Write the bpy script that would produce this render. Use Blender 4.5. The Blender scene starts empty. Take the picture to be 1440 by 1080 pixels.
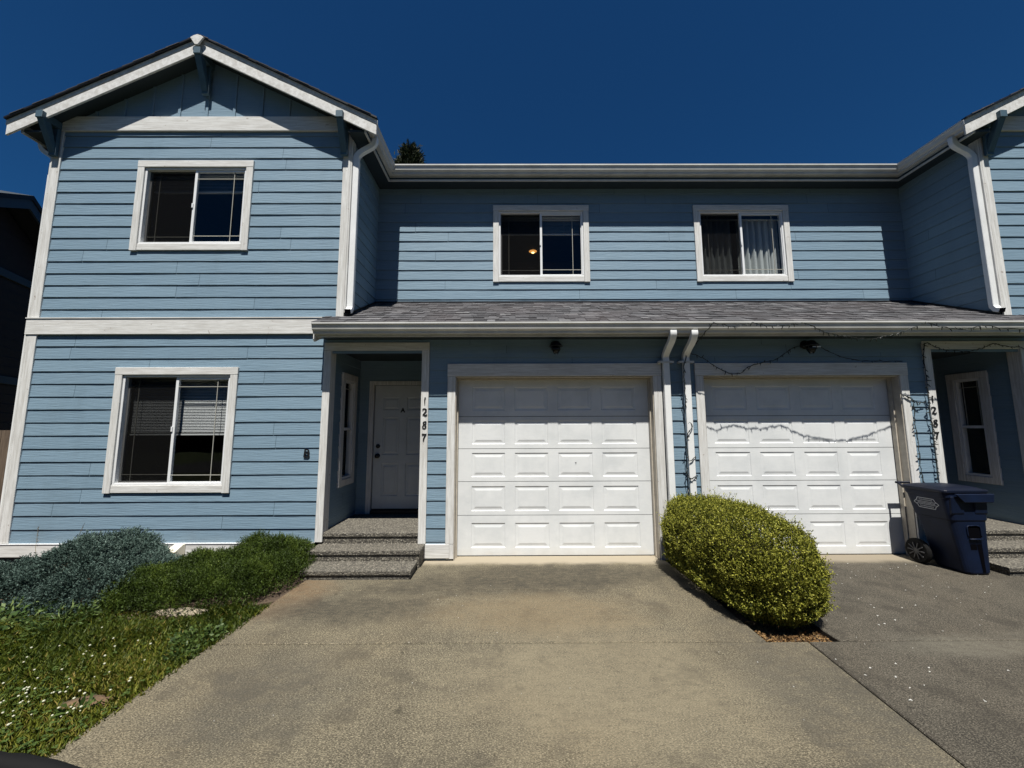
import bpy, math, random
import numpy as np
from mathutils import Vector, Matrix
random.seed(7); RNG = np.random.default_rng(11)
SC = bpy.context.scene; COL = SC.collection
rad = math.radians
MX = 1.9963            # plane between the two mirrored homes
D = 1.0                # set-back of the upper middle wall
Z0, EXP = 0.207, 0.1515  # first clapboard and its exposure
ROOFC = -3.90          # gable centre line

# ------------------------------------------------------------------ materials
MATS = {}
def newmat(name):
    m = bpy.data.materials.new(name); m.use_nodes = True
    nt = m.node_tree; nt.nodes.clear()
    out = nt.nodes.new('ShaderNodeOutputMaterial'); b = nt.nodes.new('ShaderNodeBsdfPrincipled')
    nt.links.new(b.outputs[0], out.inputs[0]); MATS[name] = m
    return m, nt, b, out
def N(nt, kind, **kw):
    n = nt.nodes.new(kind)
    for k, v in kw.items():
        if k.startswith('_'): setattr(n, k[1:], v)
        else: n.inputs[k.replace('0', ' ') if k not in n.inputs else k].default_value = v
    return n
def coords(nt, scale=(1, 1, 1), kind='Object'):
    tc = nt.nodes.new('ShaderNodeTexCoord'); mp = nt.nodes.new('ShaderNodeMapping')
    mp.inputs['Scale'].default_value = scale
    nt.links.new(tc.outputs[kind], mp.inputs[0]); return mp.outputs[0]
def noise(nt, scale, sc=(1, 1, 1), detail=4, rough=.55, vec=None):
    n = nt.nodes.new('ShaderNodeTexNoise'); n.inputs['Scale'].default_value = scale
    n.inputs['Detail'].default_value = detail; n.inputs['Roughness'].default_value = rough
    nt.links.new(vec or coords(nt, sc), n.inputs['Vector']); return n.outputs[0]
def ramp(nt, fac, stops):
    r = nt.nodes.new('ShaderNodeValToRGB'); cr = r.color_ramp
    while len(cr.elements) < len(stops): cr.elements.new(.5)
    for e, (p, c) in zip(cr.elements, stops):
        e.position = p; e.color = (c[0], c[1], c[2], 1) if not isinstance(c, (int, float)) else (c, c, c, 1)
    nt.links.new(fac, r.inputs[0]); return r.outputs[0]
def mix(nt, fac, a, b, mode='MIX'):
    m = nt.nodes.new('ShaderNodeMix'); m.data_type = 'RGBA'; m.blend_type = mode
    for s, v in ((m.inputs[0], fac), (m.inputs[6], a), (m.inputs[7], b)):
        if isinstance(v, (int, float)): s.default_value = v
        elif isinstance(v, tuple): s.default_value = (v[0], v[1], v[2], 1)
        else: nt.links.new(v, s)
    return m.outputs[2]
def bump(nt, b, h, dist=.002, strength=1):
    n = nt.nodes.new('ShaderNodeBump'); n.inputs['Distance'].default_value = dist
    n.inputs['Strength'].default_value = strength
    nt.links.new(h, n.inputs['Height']); nt.links.new(n.outputs[0], b.inputs['Normal'])
def attr(nt, name):
    a = nt.nodes.new('ShaderNodeAttribute'); a.attribute_name = name; return a.outputs['Fac']
def simple(name, col, rough=.5, metal=0, spec=.5, nz=0, nscale=8, bmp=0, bscale=60):
    m, nt, b, o = newmat(name)
    b.inputs['Roughness'].default_value = rough; b.inputs['Metallic'].default_value = metal
    b.inputs['Specular IOR Level'].default_value = spec
    if nz:
        c = mix(nt, ramp(nt, noise(nt, nscale), [(.3, 0), (.7, 1)]), tuple(x*(1-nz) for x in col), tuple(min(1, x*(1+nz)) for x in col))
        nt.links.new(c, b.inputs['Base Color'])
    else: b.inputs['Base Color'].default_value = (*col, 1)
    if bmp: bump(nt, b, noise(nt, bscale), bmp)
    return m

def yband(nt, axis, lo, hi, wob=.15, ws=2.5):
    """0..1 mask from the place's own coordinates: a stain that stays put on the slab"""
    tc = nt.nodes.new('ShaderNodeTexCoord'); sp = nt.nodes.new('ShaderNodeSeparateXYZ'); nt.links.new(tc.outputs['Object'], sp.inputs[0])
    a = N(nt, 'ShaderNodeMath', _operation='MULTIPLY_ADD'); a.inputs[1].default_value = wob
    nt.links.new(noise(nt, ws, detail=5), a.inputs[0]); nt.links.new(sp.outputs[axis], a.inputs[2])
    r = N(nt, 'ShaderNodeMapRange'); r.inputs[1].default_value = lo; r.inputs[2].default_value = hi
    r.interpolation_type = 'SMOOTHSTEP'; nt.links.new(a.outputs[0], r.inputs[0]); return r.outputs[0]
def mul(nt, a, v):
    n = N(nt, 'ShaderNodeMath', _operation='MULTIPLY'); nt.links.new(a, n.inputs[0])
    if isinstance(v, (int, float)): n.inputs[1].default_value = v
    else: nt.links.new(v, n.inputs[1])
    return n.outputs[0]
def mk_siding(name, ax):      # painted cement board with raised wood grain running along the board
    m, nt, b, o = newmat(name)
    sc = (.35, .35, 7) if ax == 'x' else (.35, .35, 7)
    g = noise(nt, 9, sc, 6, .65); w = noise(nt, 2.2, (1, 1, 1), 3)
    f = noise(nt, 40, (.12, .12, 3), 3)
    t = attr(nt, 'tone')
    c = mix(nt, t, (.176, .264, .338), (.202, .297, .373))
    c = mix(nt, ramp(nt, w, [(.35, 0), (.7, .35)]), c, (.205, .290, .355))
    c = mix(nt, ramp(nt, g, [(.46, 0), (.6, .28)]), c, (.135, .210, .275))
    c = mix(nt, ramp(nt, noise(nt, 60, (1, 1, 1), 2), [(.70, 0), (.76, .5)]), c, (.25, .33, .40))
    c = mix(nt, mul(nt, yband(nt, 2, .62, .15, .45, 3.5), .38), c, (.20, .19, .155))
    c = mix(nt, ramp(nt, noise(nt, 1.3, (1, 1, .25), 6, .7), [(.56, 0), (.75, .3)]), c, (.115, .165, .20))
    nt.links.new(c, b.inputs['Base Color']); b.inputs['Roughness'].default_value = .62
    b.inputs['Specular IOR Level'].default_value = .3
    mm = nt.nodes.new('ShaderNodeMath'); mm.operation = 'ADD'; nt.links.new(g, mm.inputs[0]); nt.links.new(f, mm.inputs[1])
    bump(nt, b, mm.outputs[0], .0045, .8)
    return m
M_SID = mk_siding('blue_siding_paint', 'x')
M_BLUE = simple('blue_trim_paint', (.055, .105, .140), .6, nz=.1, nscale=20, bmp=.001)  # trim blue, darkened to deepen the shade under the roofs
M_SOFF = simple('shade_dark_soffit', (.022, .036, .045), .7)  # soffit blue painted darker to carry the shade under the eaves
def mk_trim(name, along):     # rough sawn board, white paint going chalky and grey
    m, nt, b, o = newmat(name)
    sc = {'x': (.06, 1, 1), 'z': (1, 1, .06), 'r': (.3, 1, .3)}[along]
    g = noise(nt, 60, sc, 5, .7); k = noise(nt, 7, (1, 1, 1) if along == 'r' else tuple(.35 + .65*s for s in sc), 4)
    kn = noise(nt, 17, (1, 1, 1), 3, .6)
    c = mix(nt, ramp(nt, g, [(.38, 0), (.62, 1)]), (.55, .54, .51), (.73, .73, .71))
    c = mix(nt, ramp(nt, k, [(.5, 0), (.74, .42)]), c, (.49, .475, .445))
    c = mix(nt, ramp(nt, kn, [(.69, 0), (.73, .6)]), c, (.28, .215, .185))
    nt.links.new(c, b.inputs['Base Color']); b.inputs['Roughness'].default_value = .75
    b.inputs['Specular IOR Level'].default_value = .25
    bump(nt, b, g, .002, .6); return m
M_TX, M_TZ, M_TR = mk_trim('white_board_level', 'x'), mk_trim('white_board_upright', 'z'), mk_trim('white_board_rake', 'r')
M_VINYL = simple('white_vinyl', (.78, .79, .79), .35, nz=.03)
M_JAMB = simple('cream_jamb', (.50, .45, .37), .6, nz=.12, nscale=14)
M_GUT = simple('white_gutter_metal', (.60, .60, .575), .38, nz=.14, nscale=4)
M_DSP = simple('white_downspout_metal', (.80, .81, .80), .35, nz=.06, nscale=5)
M_DARK = simple('dark_backing', (.02, .03, .04), .8)
M_BLACK = simple('black_metal', (.012, .012, .013), .4)
M_MUNT = simple('cream_grille_bar', (.40, .39, .34), .5)
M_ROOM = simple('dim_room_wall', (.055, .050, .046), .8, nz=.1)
M_BLIND = simple('pale_blind_slats', (.62, .61, .58), .5)
M_WIRE = simple('dark_green_wire', (.010, .014, .010), .5)
M_NAIL = simple('rusty_marks', (.16, .08, .04), .8)

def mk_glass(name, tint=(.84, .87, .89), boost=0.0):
    m, nt, b, o = newmat(name); nt.nodes.remove(b)
    t = N(nt, 'ShaderNodeBsdfTransparent'); t.inputs[0].default_value = (*tint, 1)
    g = N(nt, 'ShaderNodeBsdfGlossy'); g.inputs['Roughness'].default_value = .015
    f = N(nt, 'ShaderNodeLayerWeight'); f.inputs[0].default_value = .22
    nb = nt.nodes.new('ShaderNodeBump'); nb.inputs['Distance'].default_value = .0006
    nt.links.new(noise(nt, 2.0), nb.inputs['Height']); nt.links.new(nb.outputs[0], g.inputs['Normal'])
    a = N(nt, 'ShaderNodeMath', _operation='MULTIPLY_ADD'); a.inputs[1].default_value = .12; a.inputs[2].default_value = .035+boost
    nt.links.new(f.outputs['Facing'], a.inputs[0])
    mx = N(nt, 'ShaderNodeMixShader'); nt.links.new(a.outputs[0], mx.inputs[0])
    nt.links.new(t.outputs[0], mx.inputs[1]); nt.links.new(g.outputs[0], mx.inputs[2])
    nt.links.new(mx.outputs[0], o.inputs[0]); return m
M_GLASS = mk_glass('window_glass')
def mk_screen():
    m, nt, b, o = newmat('insect_screen')
    b.inputs['Base Color'].default_value = (.008, .008, .008, 1); b.inputs['Roughness'].default_value = .9; b.inputs['Specular IOR Level'].default_value = 0
    t = N(nt, 'ShaderNodeBsdfTransparent'); mx = N(nt, 'ShaderNodeMixShader'); mx.inputs[0].default_value = .68
    nt.links.new(t.outputs[0], mx.inputs[1]); nt.links.new(b.outputs[0], mx.inputs[2]); nt.links.new(mx.outputs[0], o.inputs[0]); return m
M_SCREEN = mk_screen()
def mk_curtain():
    m, nt, b, o = newmat('sheer_curtain_cloth'); b.inputs['Base Color'].default_value = (.72, .74, .70, 1)
    b.inputs['Roughness'].default_value = .9
    tr = N(nt, 'ShaderNodeBsdfTranslucent'); tr.inputs[0].default_value = (.6, .6, .55, 1)
    mx = N(nt, 'ShaderNodeMixShader'); mx.inputs[0].default_value = .35
    nt.links.new(b.outputs[0], mx.inputs[1]); nt.links.new(tr.outputs[0], mx.inputs[2]); nt.links.new(mx.outputs[0], o.inputs[0]); return m
M_CURT = mk_curtain()
def mk_gdoor():
    m, nt, b, o = newmat('white_garage_door_paint')
    g = noise(nt, 26, (.5, 1, 1.8), 5, .7); k = noise(nt, 3.5, (1, 1, 1), 5, .6)
    c = mix(nt, ramp(nt, k, [(.42, 0), (.66, 1)]), (.76, .775, .77), (.67, .69, .69))
    c = mix(nt, mul(nt, yband(nt, 2, .22, .02, .2, 6), .45), c, (.50, .45, .36))
    nt.links.new(c, b.inputs['Base Color']); b.inputs['Roughness'].default_value = .42
    bump(nt, b, g, .0016, .5); return m
M_GDOOR = mk_gdoor()
M_DOOR = simple('grey_white_door_paint', (.60, .62, .61), .5, nz=.04)
def mk_shingle():
    m, nt, b, o = newmat('asphalt_shingle')
    t = attr(nt, 'tone'); g = noise(nt, 260, (1, 1, 1), 2); k = noise(nt, 1.5)
    c = ramp(nt, t, [(0, (.008, .008, .010)), (.45, (.060, .061, .066)), (.75, (.098, .098, .105)), (1, (.155, .155, .16))])
    c = mix(nt, ramp(nt, g, [(.4, .0), (.7, .5)]), c, (.12, .115, .12))
    c = mix(nt, ramp(nt, k, [(.4, 0), (.7, .25)]), c, (.13, .105, .105))
    nt.links.new(c, b.inputs['Base Color']); b.inputs['Roughness'].default_value = .95
    bump(nt, b, g, .003, .8); return m
M_SHIN = mk_shingle()

def mk_concrete(name, base, light, dark, warm, specks=0.0, contrast=1.0):
    m, nt, b, o = newmat(name)
    fine = noise(nt, 95, (1, 1.6, 1), 6, .85); grain = noise(nt, 210, (.45, 1.3, 1), 3, .7)
    broom = noise(nt, 34, (.12, 3.2, 1), 4, .75); med = noise(nt, 5.5, (1, 1.3, 1), 6, .65); big = noise(nt, .75, (1, 1, 1), 4, .6)
    blot = noise(nt, 1.7, (1, .8, 1), 6, .62)
    c = mix(nt, ramp(nt, med, [(.40, 0), (.60, 1)]), base, light)
    c = mix(nt, ramp(nt, big, [(.42, 0), (.62, .75)]), c, warm)
    c = mix(nt, ramp(nt, blot, [(.48, 0), (.68, .75*contrast)]), c, dark)
    c = mix(nt, ramp(nt, broom, [(.45, 0), (.62, .45)]), c, tuple(x*.5 for x in dark))
    c = mix(nt, ramp(nt, noise(nt, 42, (.8, 1.5, 1), 5, .8), [(.44, .0), (.58, .55)]), c, tuple(x*.38 for x in base))
    c = mix(nt, ramp(nt, noise(nt, 55, (.9, 1.4, 1), 4, .8), [(.54, .0), (.66, .55)]), c, tuple(min(1, x*1.9) for x in light))
    c = mix(nt, ramp(nt, fine, [(.47, 0), (.56, .80)]), c, tuple(x*.20 for x in base))
    c = mix(nt, ramp(nt, grain, [(.52, 0), (.64, .75)]), c, tuple(min(1, x*2.3) for x in light))
    c = mix(nt, ramp(nt, noise(nt, 9, (1, .7, 1), 3, .5), [(.70, 0), (.73, .7)]), c, tuple(x*.35 for x in base))
    c = mix(nt, ramp(nt, noise(nt, 3.1, (1, 1, 1), 9, .75), [(.52, 0), (.60, .5)]), c, dark)
    return m, nt, b, c, fine, med
def finish(nt, b, c, fine, rough=.92, d=.004):
    nt.links.new(c, b.inputs['Base Color']); b.inputs['Roughness'].default_value = rough
    b.inputs['Specular IOR Level'].default_value = .2; bump(nt, b, fine, d, .7)
def spot(nt, x, y, rx, ry, wob=.5):
    tc = nt.nodes.new('ShaderNodeTexCoord'); mp = nt.nodes.new('ShaderNodeMapping'); mp.vector_type = 'TEXTURE'
    mp.inputs['Location'].default_value = (x, y, 0); mp.inputs['Scale'].default_value = (rx, ry, 1)
    nt.links.new(tc.outputs['Object'], mp.inputs[0])
    sp = nt.nodes.new('ShaderNodeSeparateXYZ'); nt.links.new(mp.outputs[0], sp.inputs[0])
    cb = nt.nodes.new('ShaderNodeCombineXYZ'); nt.links.new(sp.outputs[0], cb.inputs[0]); nt.links.new(sp.outputs[1], cb.inputs[1])
    ln = N(nt, 'ShaderNodeVectorMath', _operation='LENGTH'); nt.links.new(cb.outputs[0], ln.inputs[0])
    a = N(nt, 'ShaderNodeMath', _operation='MULTIPLY_ADD'); a.inputs[1].default_value = wob*2.6
    nt.links.new(noise(nt, 4.5, (1, 1.5, 1), detail=9, rough=.65), a.inputs[0]); nt.links.new(ln.outputs['Value'], a.inputs[2])
    r = N(nt, 'ShaderNodeMapRange'); r.inputs[1].default_value = 1.75; r.inputs[2].default_value = 1.15
    nt.links.new(a.outputs[0], r.inputs[0]); return mul(nt, r.outputs[0], ramp(nt, noise(nt, 19, (.7, 1.3, 1), 6, .8), [(.36, .35), (.62, 1)]))
# near (tan) drive: pale cement in front of the door, brown stain by the shrubs, dark tyre sweep
m, nt, b, c, fine, med = mk_concrete('tan_broomed_concrete', (.142, .124, .088), (.194, .169, .116), (.066, .058, .044), (.205, .163, .100))
c = mix(nt, mul(nt, yband(nt, 1, -.13, .03, .14, 4), .9), c, (.36, .31, .23))
c = mix(nt, mul(nt, spot(nt, -2.05, -.85, .45, .55), .6), c, (.17, .10, .05))
c = mix(nt, mul(nt, spot(nt, -1.35, -1.15, .85, .30), .8), c, (.040, .037, .030))
c = mix(nt, mul(nt, spot(nt, .5, -.45, 1.7, .34), .85), c, (.044, .040, .031))
c = mix(nt, mul(nt, spot(nt, -.3, -.75, 1.4, .24), .7), c, (.042, .038, .030))
c = mix(nt, mul(nt, spot(nt, .2, -1.25, 1.0, .40), .6), c, (.185, .140, .082))
c = mix(nt, mul(nt, spot(nt, .55, -2.1, 1.0, .7), .6), c, (.225, .192, .128))
c = mix(nt, mul(nt, spot(nt, 1.75, -2.2, .45, .9), .6), c, (.066, .062, .052))
c = mix(nt, mul(nt, spot(nt, -1.4, -2.2, .5, .5), .5), c, (.070, .066, .056))
finish(nt, b, c, fine); M_DRIVE = m
m, nt, b, c, fine, med = mk_concrete('dark_stained_concrete', (.074, .067, .053), (.114, .102, .080), (.036, .032, .026), (.104, .087, .063))
c = mix(nt, mul(nt, yband(nt, 1, -.13, .05, .14, 4), .85), c, (.27, .23, .17))
c = mix(nt, mul(nt, spot(nt, 3.05, -1.75, .5, .16), .55), c, (.16, .148, .115))
c = mix(nt, mul(nt, spot(nt, 3.9, -1.7, .8, .16), .4), c, (.14, .128, .10))
finish(nt, b, c, fine); M_DRIVE2 = m
def mk_aggregate():
    m, nt, b, o = newmat('exposed_aggregate')
    v = nt.nodes.new('ShaderNodeTexVoronoi'); v.inputs['Scale'].default_value = 72; nt.links.new(coords(nt), v.inputs['Vector'])
    g = N(nt, 'ShaderNodeRGBToBW'); nt.links.new(v.outputs['Color'], g.inputs[0])
    c = ramp(nt, g.outputs[0], [(.1, (.05, .044, .035)), (.45, (.13, .118, .095)), (.8, (.23, .21, .165)), (1, (.42, .39, .32))])
    e = ramp(nt, v.outputs['Distance'], [(.35, 0), (.75, .85)])
    c = mix(nt, e, c, (.055, .05, .042)); nt.links.new(c, b.inputs['Base Color']); b.inputs['Roughness'].default_value = .8
    inv = N(nt, 'ShaderNodeMath', _operation='SUBTRACT'); inv.inputs[0].default_value = 1; nt.links.new(v.outputs['Distance'], inv.inputs[1])
    bump(nt, b, inv.outputs[0], .006, 1); return m
M_AGG = mk_aggregate()
def mk_ground(name, cols, s=6, d=.01):
    m, nt, b, o = newmat(name)
    c = ramp(nt, noise(nt, s, detail=7, rough=.7), [(.3, cols[0]), (.5, cols[1]), (.7, cols[2])])
    c = mix(nt, ramp(nt, noise(nt, 120, detail=2), [(.5, 0), (.65, .6)]), c, tuple(x*.3 for x in cols[0]))
    nt.links.new(c, b.inputs['Base Color']); b.inputs['Roughness'].default_value = 1; bump(nt, b, noise(nt, 45), d); return m
M_SOIL = mk_ground('dry_soil', [(.05, .034, .022), (.09, .062, .04), (.15, .105, .07)])
M_TURF = mk_ground('turf_thatch', [(.02, .03, .008), (.045, .05, .014), (.10, .085, .03)])
M_FIELD = mk_ground('distant_turf', [(.03, .045, .012), (.05, .07, .02), (.08, .085, .03)], .3)
M_ASPH = mk_ground('asphalt', [(.04, .04, .042), (.05, .05, .052), (.062, .06, .06)], 3, .003)
def mk_leaf(name, stops, rough=.5, trans=.25, spec=.3):
    m, nt, b, o = newmat(name)
    c = ramp(nt, attr(nt, 'tone'), stops); nt.links.new(c, b.inputs['Base Color'])
    b.inputs['Roughness'].default_value = rough; b.inputs['Specular IOR Level'].default_value = spec
    tr = N(nt, 'ShaderNodeBsdfTranslucent'); nt.links.new(c, tr.inputs[0])
    mx = N(nt, 'ShaderNodeMixShader'); mx.inputs[0].default_value = trans
    nt.links.new(b.outputs[0], mx.inputs[1]); nt.links.new(tr.outputs[0], mx.inputs[2]); nt.links.new(mx.outputs[0], o.inputs[0]); return m
M_BOX = mk_leaf('boxwood_leaf', [(0, (.022, .032, .006)), (.3, (.10, .115, .014)), (.62, (.27, .27, .035)), (1, (.50, .48, .10))], .6, .14, .2)
M_JUN = mk_leaf('blue_juniper_needle', [(0, (.026, .046, .036)), (.5, (.070, .112, .092)), (1, (.155, .215, .180))], .6, .1)
M_YEW = mk_leaf('green_heather_needle', [(0, (.012, .022, .003)), (.5, (.045, .075, .008)), (.85, (.105, .145, .016)), (1, (.18, .20, .03))], .6, .15)
M_GRASS = mk_leaf('grass_blade', [(0, (.028, .050, .008)), (.4, (.092, .128, .016)), (.70, (.21, .22, .028)), (1, (.40, .31, .09))], .5, .3)
M_CLOV = mk_leaf('clover_leaf', [(0, (.03, .058, .012)), (1, (.10, .15, .035))], .5, .25)
M_PALE = mk_leaf('pale_weed_leaf', [(0, (.035, .070, .018)), (.6, (.10, .16, .045)), (1, (.19, .25, .085))], .5, .25)
M_CONIF = mk_leaf('conifer_needle', [(0, (.010, .018, .006)), (.7, (.028, .036, .010)), (1, (.11, .085, .02))], .7, .05)
M_FLOWER = simple('white_clover_bloom', (.50, .50, .37), .9)
M_PETAL = simple('white_petal', (.50, .49, .45), .9)
M_TWIG_CORE = simple('brown_twig_and_dark_core', (.022, .020, .009), .9, spec=.1)  # stem brown, darkened so the hedge core reads as inner shade
M_MULCH = mk_leaf('dead_leaf_litter', [(0, (.10, .045, .015)), (1, (.30, .19, .08))], .9, .1)
M_STRAW = simple('dry_grass_stalk', (.30, .25, .13), .9)
M_BIN = simple('blue_bin_plastic', (.0022, .0065, .022), .55, spec=.2, nz=.25, nscale=9, bmp=.0006, bscale=90)
M_LID = simple('navy_lid_plastic', (.0025, .005, .015), .5, spec=.25, nz=.2, nscale=9)
M_TYRE = simple('black_rubber', (.008, .008, .008), .8, spec=.15)
M_MARK = simple('pale_badge_print', (.55, .56, .58), .6)
M_VENT = simple('cream_plastic', (.74, .70, .56), .5)
M_HOLE = simple('opening_shade_black', (.003, .003, .004), .9, spec=0)  # flat black standing in for the shade inside openings

# ------------------------------------------------------------------ mesh building
class MB:
    def __init__(s, T=None): s.v = []; s.f = []; s.mi = []; s.tone = []; s.T = T; s.cm = 0; s.ct = .5
    def face(s, pts, mi=None, tone=None):
        i = len(s.v); s.v += [tuple(p) for p in pts]; s.f.append(tuple(range(i, i+len(pts))))
        s.mi.append(s.cm if mi is None else mi); s.tone.append(s.ct if tone is None else tone)
    def box(s, x0, x1, y0, y1, z0, z1, mi=None, tone=None):
        x0, x1 = sorted((x0, x1)); y0, y1 = sorted((y0, y1)); z0, z1 = sorted((z0, z1))
        p = [(x, y, z) for z in (z0, z1) for y in (y0, y1) for x in (x0, x1)]; s.hexa(p, mi, tone)
    def hexa(s, p, mi=None, tone=None):
        i = len(s.v); s.v += [tuple(q) for q in p]
        for f in ((0, 2, 3, 1), (4, 5, 7, 6), (0, 1, 5, 4), (2, 6, 7, 3), (0, 4, 6, 2), (1, 3, 7, 5)):
            s.f.append(tuple(i+k for k in f)); s.mi.append(s.cm if mi is None else mi); s.tone.append(s.ct if tone is None else tone)
    def prism(s, poly, axis, a0, a1, mi=None):
        """poly: 2-D outline in the two other axes (x,y,z order), pushed along axis"""
        def P(q, a):
            return (a, q[0], q[1]) if axis == 0 else ((q[0], a, q[1]) if axis == 1 else (q[0], q[1], a))
        n = len(poly); i = len(s.v); s.v += [P(q, a0) for q in poly]+[P(q, a1) for q in poly]
        F = [tuple(range(i, i+n)), tuple(range(i+2*n-1, i+n-1, -1))]+[(i+k, i+(k+1) % n, i+n+(k+1) % n, i+n+k) for k in range(n)]
        for f in F: s.f.append(f); s.mi.append(s.cm if mi is None else mi); s.tone.append(s.ct)
    def rings(s, R, closed=True, cap=True, mi=None):
        i = len(s.v); n = len(R[0])
        for r in R: s.v += [tuple(p) for p in r]
        m_ = s.cm if mi is None else mi
        for a in range(len(R)-1):
            for k in range(n if closed else n-1):
                s.f.append((i+a*n+k, i+a*n+(k+1) % n, i+(a+1)*n+(k+1) % n, i+(a+1)*n+k)); s.mi.append(m_); s.tone.append(s.ct)
        if cap and closed:
            s.f.append(tuple(i+k for k in range(n-1, -1, -1))); s.f.append(tuple(i+(len(R)-1)*n+k for k in range(n)))
            s.mi += [m_, m_]; s.tone += [s.ct, s.ct]
    def tube(s, pts, r, n=8, cap=True, mi=None, sq=None):
        """sq=(w,h): rectangular section with w along x"""
        R = []; pts = [Vector(p) for p in pts]
        rr = r if isinstance(r, (list, tuple)) else [r]*len(pts)
        for i, p in enumerate(pts):
            t = ((pts[min(i+1, len(pts)-1)]-pts[max(i-1, 0)])).normalized()
            a = Vector((1, 0, 0)); a = a-t*a.dot(t)
            if a.length < .1: a = Vector((0, 1, 0)); a = a-t*a.dot(t)
            a.normalize(); b_ = t.cross(a)
            if sq:
                w, h = sq; c = min(w, h)*.18
                q = [(w-c, h), (w, h-c), (w, -h+c), (w-c, -h), (-w+c, -h), (-w, -h+c), (-w, h-c), (-w+c, h)]
                R.append([p+a*u+b_*v for u, v in q])
            else: R.append([p+(a*math.cos(2*math.pi*k/n)+b_*math.sin(2*math.pi*k/n))*rr[i] for k in range(n)])
        s.rings(R, True, cap, mi)
    def lathe(s, prof, c, n=20, axis='z', mi=None, cap=True):
        R = []
        for r, h in prof:
            ring = []
            for k in range(n):
                a = 2*math.pi*k/n; u, v = r*math.cos(a), r*math.sin(a)
                ring.append({'z': (c[0]+u, c[1]+v, c[2]+h), 'x': (c[0]+h, c[1]+u, c[2]+v), 'y': (c[0]+u, c[1]+h, c[2]+v)}[axis])
            R.append(ring)
        s.rings(R, True, cap, mi)
    def build(s, name, mats, parent=None, bevel=0, smooth=False, seg=1, recalc=True):
        V = [s.T(p) for p in s.v] if s.T else s.v
        o0 = ORG.get(parent.name, Vector()) if parent else Vector()
        if any(o0): V = [(p[0]-o0[0], p[1]-o0[1], p[2]-o0[2]) for p in V]
        me = bpy.data.meshes.new(name); me.from_pydata(V, [], s.f)
        if not isinstance(mats, (list, tuple)): mats = [mats]
        for m_ in mats: me.materials.append(m_)
        if len(mats) > 1: me.polygons.foreach_set('material_index', s.mi)
        at = me.attributes.new('tone', 'FLOAT', 'FACE'); at.data.foreach_set('value', s.tone)
        if recalc:
            import bmesh
            bm = bmesh.new(); bm.from_mesh(me); bmesh.ops.recalc_face_normals(bm, faces=bm.faces); bm.to_mesh(me); bm.free()
        if smooth: me.polygons.foreach_set('use_smooth', [True]*len(me.polygons))
        o = link(name, me, parent)
        if bevel:
            b_ = o.modifiers.new('bevel', 'BEVEL'); b_.width = bevel; b_.segments = seg; b_.limit_method = 'ANGLE'; b_.angle_limit = .6
        return o
ORG = {}
def link(name, data, parent=None):
    o = bpy.data.objects.new(name, data); COL.objects.link(o)
    if parent: o.parent = parent; ORG[o.name] = ORG.get(parent.name, Vector())
    else: ORG[o.name] = Vector()
    return o
def tag(o, label=None, cat=None, group=None, kind=None):
    if label: o['label'] = label
    if cat: o['category'] = cat
    if group: o['group'] = group
    if kind: o['kind'] = kind
    return o
def empty(name, loc, label=None, cat=None, group=None):
    o = bpy.data.objects.new(name, None); COL.objects.link(o); o.location = loc; ORG[o.name] = Vector(loc); o.empty_display_size = .2
    return tag(o, label, cat, group)
def structure(name, mb, mat, **k): return tag(mb.build(name, mat, **k), kind='structure')

MIR = lambda p: (2*MX-p[0], p[1], p[2])
SIDES = ((None, 0), (MIR, 1))

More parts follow.
